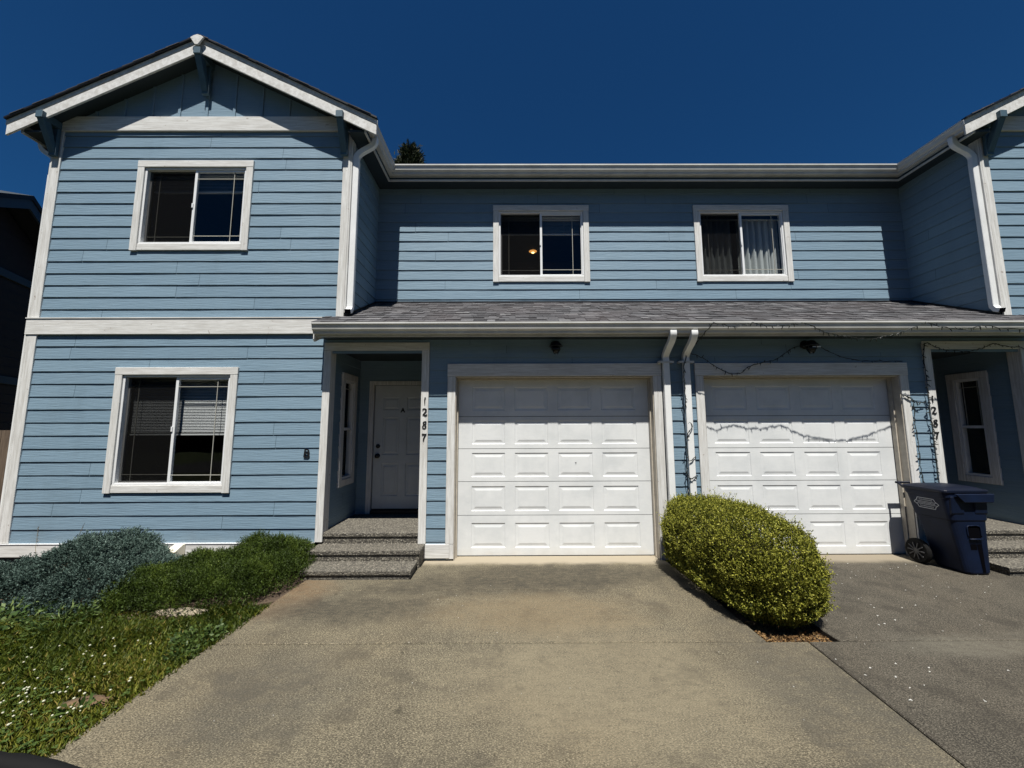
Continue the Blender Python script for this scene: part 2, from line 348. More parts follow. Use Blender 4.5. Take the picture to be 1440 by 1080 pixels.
# ------------------------------------------------------------------ clapboard
def frame(O, U, Nn):
    O, U, Nn = Vector(O), Vector(U), Vector(Nn)
    return lambda p: tuple(O+U*p[0]+Nn*p[1]+Vector((0, 0, p[2])))     # local (u, out, z)
def clap(mb, T, u0, u1, z0, z1, holes=(), seed=0, lap=.0105):
    rnd = random.Random(seed); Tm = mb.T; mb.T = None
    TT = (lambda p: Tm(T(p))) if Tm else T
    k0 = math.floor((z0-Z0)/EXP+1e-4); k = k0
    while Z0+k*EXP < z1-1e-3:
        zb, zt = Z0+k*EXP, Z0+(k+1)*EXP
        a, b_ = max(zb, z0), min(zt, z1)
        zs = sorted({a, b_} | {z for h in holes for z in (h[2], h[3]) if a < z < b_})
        joints = []; u = u0+rnd.uniform(.4, 3.2)
        while u < u1-.25: joints.append(u); u += rnd.uniform(1.6, 3.6)
        edges = [u0]+joints+[u1]
        ph = rnd.uniform(0, 99)
        def off(uu, z):
            t = (z-zb)/EXP; wv = .0012*math.sin(uu*1.7+ph)+.0008*math.sin(uu*4.3+ph*2)
            return .0015+(lap+wv)*(1-t)
        for i in range(len(edges)-1):
            ea, eb = edges[i]+(.0016 if i else 0), edges[i+1]-(.0016 if i < len(edges)-2 else 0)
            dz = rnd.uniform(-.0014, .0014); tone = rnd.random()
            n = max(1, int((eb-ea)/.35)); us = sorted({ea+(eb-ea)*j/n for j in range(n+1)} | {x for h in holes for x in h[:2] if ea < x < eb})
            for p, q in zip(us[:-1], us[1:]):
                if q-p < 1e-4: continue
                for s_, t_ in zip(zs[:-1], zs[1:]):
                    if any(h[0] < (p+q)/2 < h[1] and h[2] < (s_+t_)/2 < h[3] for h in holes): continue
                    lo = s_+(dz if abs(s_-zb) < 1e-6 and k > k0 else 0)
                    mb.face([TT((p, off(p, s_), lo)), TT((q, off(q, s_), lo)), TT((q, off(q, t_), t_)), TT((p, off(p, t_), t_))], 0, tone)
                    if abs(s_-zb) < 1e-6:
                        mb.face([TT((p, -.002, lo)), TT((q, -.002, lo)), TT((q, off(q, s_), lo)), TT((p, off(p, s_), lo))], 0, tone)
        k += 1
    # sheathing behind the boards
    us = sorted({u0, u1} | {x for h in holes for x in h[:2]}); zs = sorted({z0, z1} | {x for h in holes for x in h[2:4]})
    for p, q in zip(us[:-1], us[1:]):
        for s_, t_ in zip(zs[:-1], zs[1:]):
            if any(h[0] < (p+q)/2 < h[1] and h[2] < (s_+t_)/2 < h[3] for h in holes): continue
            mb.face([TT((p, -.001, s_)), TT((q, -.001, s_)), TT((q, -.001, t_)), TT((p, -.001, t_))], 1)
    mb.T = Tm
    # vertices already placed: remember so build() does not mirror twice
def wall_part(name, items, parent, mirror):
    mb = MB(); mb.T = MIR if mirror else None
    for T, u0, u1, z0, z1, holes, seed in items: clap(mb, T, u0, u1, z0, z1, holes, seed+100*bool(mirror))
    mb.T = None
    return mb.build(name, [M_SID, M_DARK], parent, recalc=False)

# ------------------------------------------------------------------ the townhouse
house = empty('townhouse', (MX, 0, 0), 'blue clapboard townhouse with white trim, two garages and a gabled wing at either side', 'house')
WINS = {'low': (-4.679, -3.229, .757, 2.216), 'up': (-4.686, -3.233, 3.670, 4.857), 'back': (-.258, 1.198, 3.648, 4.860)}
TW = .088
def hole(w): return (w[0]+TW, w[1]-TW, w[2]+TW, w[3]-TW)
FR = frame((0, 0, 0), (1, 0, 0), (0, -1, 0))
FB = frame((0, D, 0), (1, 0, 0), (0, -1, 0))
PX0, PX1, PYB = -2.165, -1.035, .95      # porch recess
for T, s in SIDES:
    # upper and lower wing front
    wall_part('wing_wall', [(FR, -5.72, -2.06, 2.80, 5.27, [hole(WINS['up'])], 1),
                            (FR, -5.72, -2.19, .200, 2.63, [hole(WINS['low'])], 2),
                            (frame((-5.78, 0, 0), (0, 1, 0), (-1, 0, 0)), .02, 9, .2, 5.27, [], 3),
                            (frame((-2.012, 0, 0), (0, 1, 0), (1, 0, 0)), .0, 9, 2.6, 5.35, [], 4)], house, s)
    wall_part('garage_wall', [(FR, -2.19, MX, 2.38, 2.72, [], 5),
                              (FR, -1.0, MX, .0, 2.38, [(-.70, 1.75, -.1, 2.15)], 6)], house, s)
    wall_part('porch_wall', [(frame((PX0, 0, 0), (0, 1, 0), (1, 0, 0)), .01, PYB, .28, 2.46, [(.42, .72, .84, 2.12)], 7),
                             (frame((0, PYB, 0), (1, 0, 0), (0, -1, 0)), PX0, PX1, .28, 2.46, [(-1.96, -1.12, .3, 2.12)], 8),
                             (frame((PX1, 0, 0), (0, 1, 0), (-1, 0, 0)), .01, PYB, .0, 2.46, [], 9)], house, s)
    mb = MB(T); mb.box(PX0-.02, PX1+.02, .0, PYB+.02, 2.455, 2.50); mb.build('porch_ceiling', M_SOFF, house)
hb = hole(WINS['back'])
wall_part('upper_wall', [(FB, -2.03, 2*MX+2.03, 3.2, 5.45, [hb, (2*MX-hb[1], 2*MX-hb[0], hb[2], hb[3])], 21)], house, None)

# boards
for T, s in SIDES:
    def board(name, boxes, mat, bev=.003):
        mb = MB(T)
        for b_ in boxes: mb.box(*b_)
        return mb.build(name, mat, house, bevel=bev)
    board('corner_board', [(-5.784, -5.675, -.024, .0, 2.812, 5.30), (-5.784, -5.675, -.024, .0, .210, 2.616)], M_TZ)
    board('corner_board', [(-5.806, -5.785, -.024, .09, .21, 5.2)], M_TZ)
    board('corner_board', [(-2.11, -2.016, -.024, .0, 2.83, 5.30)], M_TZ)
    board('corner_board', [(-2.0145, -1.994, -.024, .07, 2.88, 5.25)], M_TZ)
    board('belt_board', [(-5.81, -2.225, -.034, .0, 2.618, 2.810)], M_TX)
    board('drip_cap', [(-5.812, -2.225, -.042, .0, 2.811, 2.823)], M_TX, 0)
    board('gable_band', [(-5.70, -2.10, -.036, .0, 5.262, 5.459)], M_TX)
    board('skirt_board', [(-5.806, -2.225, -.030, .0, .062, .198)], M_TX)
    board('skirt_flashing', [(-5.81, -2.225, -.036, -.002, .199, .2075)], M_VINYL, 0)
    board('skirt_board', [(-1.002, -.700, -.030, .0, .030, .180)], M_TX)
    board('foundation', [(-5.78, -2.19, .0, .12, -.25, .061), (-1.0, -.66, .002, .12, -.2, .03)], M_DARK, 0)
    # porch surround
    board('porch_post_board', [(-2.224, -2.137, -.028, .0, .21, 2.414), (-2.160, -2.137, .0005, .11, .31, 2.414)], M_TZ)
    board('porch_post_board', [(-1.056, -.968, -.028, .0, .183, 2.414), (-1.056, -1.037, .0005, .11, .31, 2.414)], M_TZ)
    board('porch_header', [(-2.224, -.968, -.029, .0, 2.415, 2.510), (-2.137, -1.056, .0005, .11, 2.40, 2.4145)], M_TX)
    # garage surround
    board('garage_trim', [(-.746, -.652, -.026, .0, .183, 2.098)], M_TZ); board('garage_trim', [(1.697, 1.795, -.026, .0, .0, 2.098)], M_TZ)
    board('garage_trim', [(-.738, -.652, -.024, -.0005, .02, .1825)], M_TZ)
    board('garage_header', [(-.748, 1.797, -.030, .0, 2.099, 2.250)], M_TX)
    board('garage_jamb', [(-.6515, -.643, -.010, .17, .0, 2.098), (1.688, 1.6965, -.010, .17, .0, 2.098), (-.6425, 1.6875, -.008, .17, 2.085, 2.098),
                          (-.6425, -.628, .075, .125, .0, 2.0845), (1.6735, 1.6875, .075, .125, .0, 2.0845), (-.6275, 1.673, .075, .125, 2.066, 2.0845)], M_JAMB, .002)

# garage doors: five sections, four raised panels in each
def garage_door(T):
    mb = MB(T); y = .135; xs = (-.643, 1.688); zs = [0.006, .463, .853, 1.240, 1.625, 2.09]
    px = [(-.467, -.068), (.049, .452), (.571, .985), (1.104, 1.525)]
    pz = [(.095, .375), (.513, .798), (.908, 1.190), (1.295, 1.575), (1.700, 1.985)]
    for i in range(5):
        z0, z1 = zs[i]+.003, zs[i+1]-.003; a, b_ = pz[i]
        us = [xs[0]]+[v for p in px for v in p]+[xs[1]]
        for j in range(len(us)-1):
            for (q0, q1) in ((z0, a), (a, b_), (b_, z1)):
                if (q0, q1) == (a, b_) and j % 2 == 1: continue
                mb.face([(us[j], y, q0), (us[j+1], y, q0), (us[j+1], y, q1), (us[j], y, q1)])
        mb.face([(xs[0], y, z1), (xs[1], y, z1), (xs[1], y+.02, z1), (xs[0], y+.02, z1)])
        mb.face([(xs[0], y, z0), (xs[1], y, z0), (xs[1], y+.02, z0), (xs[0], y+.02, z0)])
        for (x0, x1) in px:
            rg = [(0, 0), (.007, .006), (.026, .006), (.050, .001)]
            for k in range(3):
                (i0, d0), (i1, d1) = rg[k], rg[k+1]
                A = [(x0+i0, y+d0, a+i0), (x1-i0, y+d0, a+i0), (x1-i0, y+d0, b_-i0), (x0+i0, y+d0, b_-i0)]
                B = [(x0+i1, y+d1, a+i1), (x1-i1, y+d1, a+i1), (x1-i1, y+d1, b_-i1), (x0+i1, y+d1, b_-i1)]
                for q in range(4): mb.face([A[q], A[(q+1) % 4], B[(q+1) % 4], B[q]])
            mb.face(B)
    g = mb.build('garage_door', M_GDOOR, house, recalc=False)
    mb = MB(T); mb.box(xs[0], xs[1], y+.021, y+.04, .0, 2.09); mb.build('door_core', M_DARK, g)
    mb = MB(T); mb.box(xs[0], xs[1], y-.004, y+.018, .0005, .008); mb.build('bottom_seal', M_BLACK, g)
    return g
for T, s in SIDES: garage_door(T)
mb = MB()                                                     # small scuff left on the left door
mb.face([(.770, .1335, 1.074), (.792, .1335, 1.08), (.78, .1335, 1.066)]); mb.face([(.777, .1335, 1.066), (.783, .1335, 1.045), (.786, .1335, 1.07)])
mb.build('scuff_mark', M_DARK, house)

# windows -----------------------------------------------------------------
def slider(Tf, w, name, content, mirror=False, seed=0, warm=False):
    u0, u1, z0, z1 = w; C_ = lambda: MB(Tf)
    a0, a1, c0, c1 = u0+TW, u1-TW, z0+TW, z1-TW
    m = C_()                                            # vinyl frame
    fw = .026
    m.box(a0, a1, -.06, .014, c0, c0+fw); m.box(a0, a1, -.06, .014, c1-fw, c1); m.box(a0, a0+fw, -.06, .014, c0+fw, c1-fw); m.box(a1-fw, a1, -.06, .014, c0+fw, c1-fw)
    win = m.build('window', M_VINYL, house, bevel=.003)
    m = C_()
    m2 = C_(); m2.box(u0, u1, .0, .034, c1+.0005, z1); m2.build('window_head', M_TX, win, bevel=.003)
    m.box(u0+.002, a0-.0005, .0, .032, z0, c1); m.build('window_trim', M_TZ, win, bevel=.003)
    m = C_(); m.box(a1+.0005, u1-.002, .0, .032, z0, c1); m.build('window_trim', M_TZ, win, bevel=.003)
    m = C_(); m.box(a0, a1, .0, .026, z0+.006, c0-.0005); m.build('window_sill', M_TX, win, bevel=.003)
    um = (a0+a1)/2; g0, g1, h0, h1 = a0+fw, a1-fw, c0+fw, c1-fw
    m = C_(); sw = .033                                  # right sash in front
    m.box(um-sw*.5, um+sw*.5, -.030, .004, h0, h1); m.box(um+sw*.5, g1, -.030, .002, h1-.030, h1); m.box(um+sw*.5, g1, -.030, .002, h0, h0+.012); m.box(g1-.012, g1, -.030, .002, h0+.012, h1-.030)
    m.build('sash', M_VINYL, win, bevel=.002)
    m = C_(); m.box(g0, g0+.02, -.055, -.036, h0, h1); m.box(g0+.02, um, -.055, -.036, h0, h0+.016); m.box(g0+.02, um, -.055, -.036, h1-.016, h1); m.build('sash', M_VINYL, win)
    lft = (g0+.02, um-sw*.5, h0+.016, h1-.016, -.046); rgt = (um+sw*.5, g1-.012, h0+.012, h1-.030, -.014)
    for (p, q, r, t, d) in (lft, rgt):
        m = C_(); m.face([(p, d, r), (q, d, r), (q, d, t), (p, d, t)]); m.build('pane', M_GLASS, win, recalc=False)
    m = C_(); gb = .0036; ins = .125
    for i, (p, q, r, t, d) in enumerate((lft, rgt)):
        uu = p+ins*.85 if i == 0 else q-ins; dd = d+.0065
        m.box(uu-gb, uu+gb, dd-.004, dd+.004, r, t)
        for zz in (r+.075, t-.085): m.box(p, uu-gb, dd-.004, dd+.004, zz-gb, zz+gb); m.box(uu+gb, q, dd-.004, dd+.004, zz-gb, zz+gb)
    m.build('muntin', M_MUNT, win)
    m = C_(); m.box(um-sw*.5-.004, um-sw*.5+.014, .004, .016, (h0+h1)/2-.03, (h0+h1)/2+.03); m.build('latch', M_VINYL, win, bevel=.003)
    m = C_(); m.face([(g0, -.032, h0), (um-.017, -.032, h0), (um-.017, -.032, h1), (g0, -.032, h1)]); m.build('insect_screen', M_SCREEN, win)
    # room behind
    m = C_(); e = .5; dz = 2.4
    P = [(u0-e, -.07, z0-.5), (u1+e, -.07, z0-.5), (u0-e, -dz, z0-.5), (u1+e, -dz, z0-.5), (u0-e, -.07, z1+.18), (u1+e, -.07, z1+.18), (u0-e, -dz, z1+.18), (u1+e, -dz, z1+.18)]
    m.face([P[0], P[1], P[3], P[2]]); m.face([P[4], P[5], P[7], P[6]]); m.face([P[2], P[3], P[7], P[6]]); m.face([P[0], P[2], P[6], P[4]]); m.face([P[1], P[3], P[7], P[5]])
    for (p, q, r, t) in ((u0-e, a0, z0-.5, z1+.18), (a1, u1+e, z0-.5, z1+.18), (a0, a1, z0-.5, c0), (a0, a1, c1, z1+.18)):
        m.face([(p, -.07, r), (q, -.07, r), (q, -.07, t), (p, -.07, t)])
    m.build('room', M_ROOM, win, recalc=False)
    kind, depth = content
    if kind == 'blind':
        m = C_(); z = h1-.01; m.box(g0, g1, -.125, -.085, z-.03, z); z -= .045; end = z-depth; rnd = random.Random(seed)
        while z > end:
            t = rnd.uniform(-.001, .001)
            m.face([(g0+.01, -.112, z+.011+t), (g1-.01, -.112, z+.011+t), (g1-.01, -.098, z-.004), (g0+.01, -.098, z-.004)]); z -= .0185
        m.box(g0+.01, g1-.01, -.120, -.09, z-.022, z-.004)
        for uu in (.2, .8): m.box(g0+(g1-g0)*uu-.001, g0+(g1-g0)*uu+.001, -.122, -.12, z, h1)
        m.build('blind', M_BLIND, win)
    else:
        m = C_(); n = 90
        for (p, q, ph) in ((a0-.03, a0+.34, .4), (um-.28, um-.06, 1.3), (um+.03, a1+.02, 2.2)):
            pts = []
            for k in range(n+1):
                t = k/n; pts.append((p+(q-p)*t, -.15-.028*math.sin(t*(q-p)*62+ph)-.012*math.sin(t*(q-p)*131+ph*3)))
            for k in range(n):
                m.face([(pts[k][0], pts[k][1], z0-.3), (pts[k+1][0], pts[k+1][1], z0-.3), (pts[k+1][0], pts[k+1][1], c1-.05), (pts[k][0], pts[k][1], c1-.05)])
        m.box(a0-.1, a1+.1, -.16, -.145, c1-.055, c1-.04)
        m.build('curtain', M_CURT, win, smooth=True, recalc=False)
    return win
def refl(Tf): return lambda p: MIR(Tf(p))
slider(FR, WINS['low'], 'window', ('blind', .60), seed=1)
slider(FR, WINS['up'], 'window', ('blind', .16), seed=2)
slider(FB, WINS['back'], 'window', ('blind', .22), seed=3)
FBR = frame((0, D, 0), (1, 0, 0), (0, -1, 0)); wb = WINS['back']
slider(FBR, (2*MX-wb[1], 2*MX-wb[0], wb[2], wb[3]), 'window', ('curtain', 0), seed=4)
wl = WINS['low']; wu = WINS['up']                     # the mirrored wing past the frame
slider(FR, (2*MX-wl[1], 2*MX-wl[0], wl[2], wl[3]), 'window', ('blind', .4), seed=5)
slider(FR, (2*MX-wu[1], 2*MX-wu[0], wu[2], wu[3]), 'window', ('blind', .3), seed=6)
def hung(Tf):                                           # narrow single-hung window inside each porch
    u0, u1, z0, z1 = .335, .805, .755, 2.205; tw = .085
    m = MB(Tf); a0, a1, c0, c1 = u0+tw, u1-tw, z0+tw, z1-tw
    for b_ in ((a0, a1, -.05, .016, c0, c0+.03), (a0, a1, -.05, .016, c1-.03, c1), (a0, a0+.028, -.05, .016, c0+.03, c1-.03), (a1-.028, a1, -.05, .016, c0+.03, c1-.03)): m.box(*b_)
    win = m.build('window', M_VINYL, house, bevel=.002)
    m = MB(Tf); m.box(u0, u1, .0, .030, c1, z1); m.box(u0, a0, .0, .028, z0, c1-.0005); m.box(a1, u1, .0, .028, z0, c1-.0005); m.box(a0+.0005, a1-.0005, .0, .026, z0, c0-.0005)
    m.build('window_trim', M_TZ, win, bevel=.003)
    zm = (c0+c1)/2; m = MB(Tf); m.box(a0+.028, a1-.028, -.03, .008, zm-.018, zm+.018); m.build('meeting_rail', M_VINYL, win)
    m = MB(Tf)
    for uu in (a0+.07, a1-.07): m.box(uu-.004, uu+.004, -.026, -.02, zm+.018, c1-.03)
    m.box(a0+.028, a1-.028, -.0195, -.0145, c1-.115, c1-.107); m.build('muntin', M_MUNT, win)
    for (r, t, d) in ((c0+.03, zm-.018, -.01), (zm+.018, c1-.03, -.022)):
        m = MB(Tf); m.face([(a0+.028, d, r), (a1-.028, d, r), (a1-.028, d, t), (a0+.028, d, t)]); m.build('pane', M_GLASS, win, recalc=False)
    m = MB(Tf); m.box(u0-.05, u1+.0, -.5, -.055, z0-.1, z1+.1); m.build('room', M_HOLE, win)  # solid black box painted as the unlit room
FP = frame((PX0, 0, 0), (0, 1, 0), (1, 0, 0))
hung(FP); hung(refl(FP))

# entry doors: six panels
def entry(T, letter):
    y = PYB+.03; x0, x1, z0, z1 = -1.945, -1.135, .372, 2.10
    mb = MB(T)
    px = [(x0+.115, x0+.355), (x1-.355, x1-.115)]; pz = [(z0+.17, z0+.62), (z0+.74, z0+1.27), (z0+1.37, z0+1.56)]
    us = [x0]+[v for p in px for v in p]+[x1]; zz = [z0]+[v for p in pz for v in p]+[z1]
    for j in range(len(us)-1):
        for i in range(len(zz)-1):
            if i % 2 and j % 2: continue
            mb.face([(us[j], y, zz[i]), (us[j+1], y, zz[i]), (us[j+1], y, zz[i+1]), (us[j], y, zz[i+1])])
    for p, q in px:
        for a, b_ in pz:
            rg = [(0, 0), (.012, .010), (.028, .010), (.045, .002)]
            for k in range(3):
                (i0, d0), (i1, d1) = rg[k], rg[k+1]
                A = [(p+i0, y+d0, a+i0), (q-i0, y+d0, a+i0), (q-i0, y+d0, b_-i0), (p+i0, y+d0, b_-i0)]
                B = [(p+i1, y+d1, a+i1), (q-i1, y+d1, a+i1), (q-i1, y+d1, b_-i1), (p+i1, y+d1, b_-i1)]
                for t in range(4): mb.face([A[t], A[(t+1) % 4], B[(t+1) % 4], B[t]])
            mb.face(B)
    d = mb.build('entry_door', M_DOOR, house, recalc=False)
    for zc in (1.10, 1.235):
        mb = MB(T)
        mb.lathe([(.032, 0), (.034, -.008), (.014, -.012), (.012, -.03), (.028, -.036), (.031, -.052), (.022, -.064), (.0, -.066)] if zc < 1.2 else
                 [(.030, 0), (.030, -.012), (.022, -.020), (.0, -.021)], (x0+.062, y, zc), 16, 'y', cap=False)
        mb.build('door_handle' if zc < 1.2 else 'deadbolt', M_BLACK, d, smooth=True)
    mb = MB(T)
    mb.box(x0-.075, x0-.006, PYB-.016, PYB+.04, .31, 2.16); mb.box(x1+.006, x1+.075, PYB-.016, PYB+.04, .31, 2.16); mb.box(x0-.006, x1+.006, PYB-.016, PYB+.04, 2.106, 2.16)
    mb.build('door_casing', M_TZ, d, bevel=.003)
    mb = MB(T); mb.box(x0-.006, x1+.006, PYB-.02, y+.04, .311, .355); mb.build('threshold', M_BLACK, d)
    mb = MB(T); mb.box(x0-.006, x1+.006, y+.03, y+.05, .31, 2.106); mb.build('door_core', M_DARK, d)
    return d
def letters(txt, loc, size, mat, parent, name, yrot=0, shear=0, offset=0, extrude=.004):
    cu = bpy.data.curves.new(name, 'FONT'); cu.body = txt; cu.size = size; cu.extrude = extrude; cu.shear = shear; cu.offset = offset; cu.align_x = 'CENTER'
    t = bpy.data.objects.new('tmp', cu); COL.objects.link(t); dg = bpy.context.evaluated_depsgraph_get()
    me = bpy.data.meshes.new_from_object(t.evaluated_get(dg)); bpy.data.objects.remove(t)
    me.materials.clear(); me.materials.append(mat)
    R = Matrix.Rotation(yrot, 4, 'Y') @ Matrix.Rotation(rad(90), 4, 'X'); me.transform(Matrix.Translation(Vector(loc)) @ R)
    if parent: me.transform(Matrix.Translation(-ORG[parent.name]))
    return link(name, me, parent)
dL = entry(None, 'A'); entry(MIR, None)
letters('A', (-1.545, PYB+.026, 1.715), .085, M_BLACK, dL, 'door_letter', 0, 0, .004)
letters('B', (-2.375, -.020, 1.155), .14, M_BLACK, house, 'wall_letter', rad(6), 0, .001)
# script numerals on the porch boards, drawn as swelling pen strokes
def numeral(ch, cx, cz, h, parent, y=-.036):
    S = {'1': [([(.10, .86), (.02, 1.0), (-.02, .55), (.0, 0)], [.03, .07, .10, .05])],
         '2': [([(-.27, .74), (-.24, .93), (-.02, 1.0), (.2, .86), (.17, .62), (-.05, .36), (-.28, .08)], [.06, .07, .05, .10, .11, .07, .04]), ([(-.28, .08), (-.12, .17), (.08, .03), (.30, .12), (.30, .2)], [.04, .09, .10, .07, .04])],
         '8': [([(.26, .98), (.02, .96), (-.18, .80), (-.10, .60), (.14, .42), (.22, .2), (.02, .0), (-.24, .12), (-.22, .34), (.02, .55), (.24, .74), (.20, .92), (.05, .96)], [.03, .05, .07, .10, .11, .09, .05, .08, .05, .04, .06, .07, .04])],
         '7': [([(-.28, .78), (-.26, .96), (-.05, .92), (.12, .90), (.32, 1.0)], [.04, .07, .11, .09, .05]), ([(.30, .99), (.10, .66), (-.04, .36), (-.10, 0)], [.05, .08, .11, .09])]}[ch]
    mb = MB()
    for pts, wd in S:
        P = [Vector((p[0]*h, 0, p[1]*h)) for p in pts]; Q = []; Wd = []
        for i in range(len(P)-1):
            p0, p1, p2, p3 = P[max(i-1, 0)], P[i], P[i+1], P[min(i+2, len(P)-1)]
            for k in range(5):
                t = k/5; Q.append(.5*((2*p1)+(p2-p0)*t+(2*p0-5*p1+4*p2-p3)*t*t+(3*p1-p0-3*p2+p3)*t**3)); Wd.append((wd[i]+(wd[i+1]-wd[i])*t)*h*.85)
        Q.append(P[-1]); Wd.append(wd[-1]*h*.85); R = []
        for i, p in enumerate(Q):
            t = (Q[min(i+1, len(Q)-1)]-Q[max(i-1, 0)]).normalized(); n = Vector((-t.z, 0, t.x))*Wd[i]
            R.append([(cx+(p+n).x, y, cz+(p+n).z), (cx+(p+n).x, y+.009, cz+(p+n).z), (cx+(p-n).x, y+.009, cz+(p-n).z), (cx+(p-n).x, y, cz+(p-n).z)])
        mb.rings(R)
    return mb.build('house_number', M_BLACK, parent)
for ch, z in zip('1287', (1.765, 1.635, 1.487, 1.342)):
    numeral(ch, -1.008, z, .082, house); numeral(ch, 4.990, z, .082, house)

# gable tops --------------------------------------------------------------
SL = .497; YF = -.205
def zr(x, base): return base-abs(x-ROOFC)*SL
for T, s in SIDES:
    mb = MB(T); mb.face([(-5.78, 0, 5.25), (-2.02, 0, 5.25), (-2.02, 0, zr(-2.02, 6.26)), (ROOFC, 0, 6.26), (-5.78, 0, zr(-5.78, 6.26))]); mb.build('gable_panel', M_SID, house, recalc=False)
    for k in range(-5, 6):
        x = ROOFC+.352*k; mb = MB(T)
        if abs(x-ROOFC) > 1.5: continue
        mb.prism([(x-.017, 5.46), (x+.017, 5.46), (x+.017, zr(x, 6.25)), (x-.017, zr(x, 6.25))], 1, -.014, -.0005)
        mb.build('batten', M_SID, house, bevel=.002)
    for sg in (-1, 1):
        E_ = ROOFC+sg*2.262
        def strip(lo, hi, y0, y1, nm, mat, e0=0, e1=0, bev=.003):
            mb = MB(T); xa, xb = ROOFC+sg*e0, E_+sg*e1
            mb.prism([(xa, zr(xa, 6.19)+lo), (xb, zr(xb, 6.19)+lo), (xb, zr(xb, 6.19)+hi), (xa, zr(xa, 6.19)+hi)], 1, y0, y1); return mb.build(nm, mat, house, bevel=bev)
        strip(.0, .135, YF, YF+.022, 'rake_board', M_TR, .001, 0)
        strip(.137, .200, YF-.004, YF+.022, 'rake_trim', M_TR, .001, .012)
        strip(.201, .213, YF+.023, 8.5, 'roof_deck', M_DARK, .0, -.07, 0)
        strip(.2005, .222, YF-.032, YF+.0225, 'drip_edge', M_BLACK, .0, .01, 0)
        strip(.075, .199, YF+.024, 8.4, 'soffit', M_SOFF, .001, -.175, 0)
    # shingle courses on both slopes, edges showing along the rake
    mb = MB(T)
    for sg in (-1, 1):
        n = 17; L = 2.20
        for k in range(n):
            a = L-k*L/n; b_ = L-(k+1)*L/n-.03; rn = random.Random(k*7+sg)
            y = YF-.034+rn.uniform(-.005, .004)
            za, zb = zr(ROOFC+a, 6.19)+.216+.011, zr(ROOFC+max(b_, 0), 6.19)+.216+.002
            mb.ct = rn.random()*.25
            mb.hexa([(ROOFC+sg*a, y, za-.012), (ROOFC+sg*max(b_, 0), y, zb-.008), (ROOFC+sg*a, 8.5, za-.012), (ROOFC+sg*max(b_, 0), 8.5, zb-.008),
                     (ROOFC+sg*a, y, za), (ROOFC+sg*max(b_, 0), y, zb), (ROOFC+sg*a, 8.5, za), (ROOFC+sg*max(b_, 0), 8.5, zb)])
    mb.build('roof', M_SHIN, house)
    mb = MB(T)                                            # kite block at the peak
    mb.prism([(ROOFC-.085, 6.345), (ROOFC-.045, 6.372), (ROOFC, 6.388), (ROOFC+.045, 6.372), (ROOFC+.085, 6.345), (ROOFC+.018, 6.245), (ROOFC-.018, 6.245)], 1, YF-.052, YF-.033)
    mb.build('peak_block', M_TR, house, bevel=.003)
    # braces
    def brace(xc, ztop, zfoot):
        mb = MB(T); w = .043; yo = YF+.0
        mb.box(xc-w, xc+w, -.075, -.037, zfoot, ztop-.10)
        mb.box(xc-w*.98, xc+w*.98, yo-.045, -.001, ztop-.09, ztop)
        mb.prism([(-.076, zfoot+.03), (-.076, zfoot+.14), (yo+.06, ztop-.091), (yo-.03, ztop-.091)], 0, xc-w*.9, xc+w*.9)
        return mb.build('brace', M_BLUE, house, bevel=.004)
    brace(ROOFC+.005, 6.225, 5.74); brace(-5.735, 5.36, 4.90); brace(-2.085, 5.36, 4.90)

# eave gutters ------------------------------------------------------------
def gutter_profile(h=.118, d=.105):                      # (out, up) from the lip, K shape
    return [(0, 0), (0, -.018), (-.012, -.03), (-.022, -.075), (-.05, -.092), (-.052, -h), (-d, -h), (-d, 0), (-d+.003, 0), (-d+.003, -h+.003), (-.055, -h+.003), (-.053, -.095), (-.025, -.078), (-.015, -.033), (-.018, -.003), (-.018, .001)]
def sweep(mb, path, prof):
    """path: points with outward direction; prof: (out, up)"""
    R = []
    for (x, y, z, ox, oy) in path: R.append([(x+ox*a, y+oy*a, z+b_) for a, b_ in prof])
    mb.rings(R)
GP = gutter_profile()
xL = MX-3.667
mb = MB(); xR = 2*MX-xL
sweep(mb, [(xL, -.15, 5.309, 1, 0), (xL, .657, 5.309, 1, -1), (xR, .657, 5.309, -1, -1), (xR, -.15, 5.309, -1, 0)], GP)
mb.build('upper_gutter', M_GUT, house)
mb = MB(); F = [(-.106, -.002), (-.106, -.190), (-.128, -.190), (-.128, -.002)]
sweep(mb, [(xL, -.17, 5.309, 1, 0), (xL, .657, 5.309, 1, -1), (xR, .657, 5.309, -1, -1), (xR, -.17, 5.309, -1, 0)], F)
mb.build('upper_fascia', M_GUT, house)
for T, s in SIDES:                                       # gutter on the outer side of each wing
    mb = MB(T); xo = 2*ROOFC-xL; sweep(mb, [(xo, -.15, 5.309, -1, 0), (xo, 8, 5.309, -1, 0)], GP); mb.build('side_gutter', M_GUT, house)
    mb = MB(T); sweep(mb, [(xo, -.17, 5.309, -1, 0), (xo, 8, 5.309, -1, 0)], F); mb.build('side_fascia', M_GUT, house)
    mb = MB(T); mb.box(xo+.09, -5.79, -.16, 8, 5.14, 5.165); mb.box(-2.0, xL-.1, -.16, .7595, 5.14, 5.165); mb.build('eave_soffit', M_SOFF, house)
mb = MB(); mb.box(-2.0, 2*MX+2.0, .76, D-.002, 5.14, 5.165); mb.build('eave_soffit', M_SOFF, house)
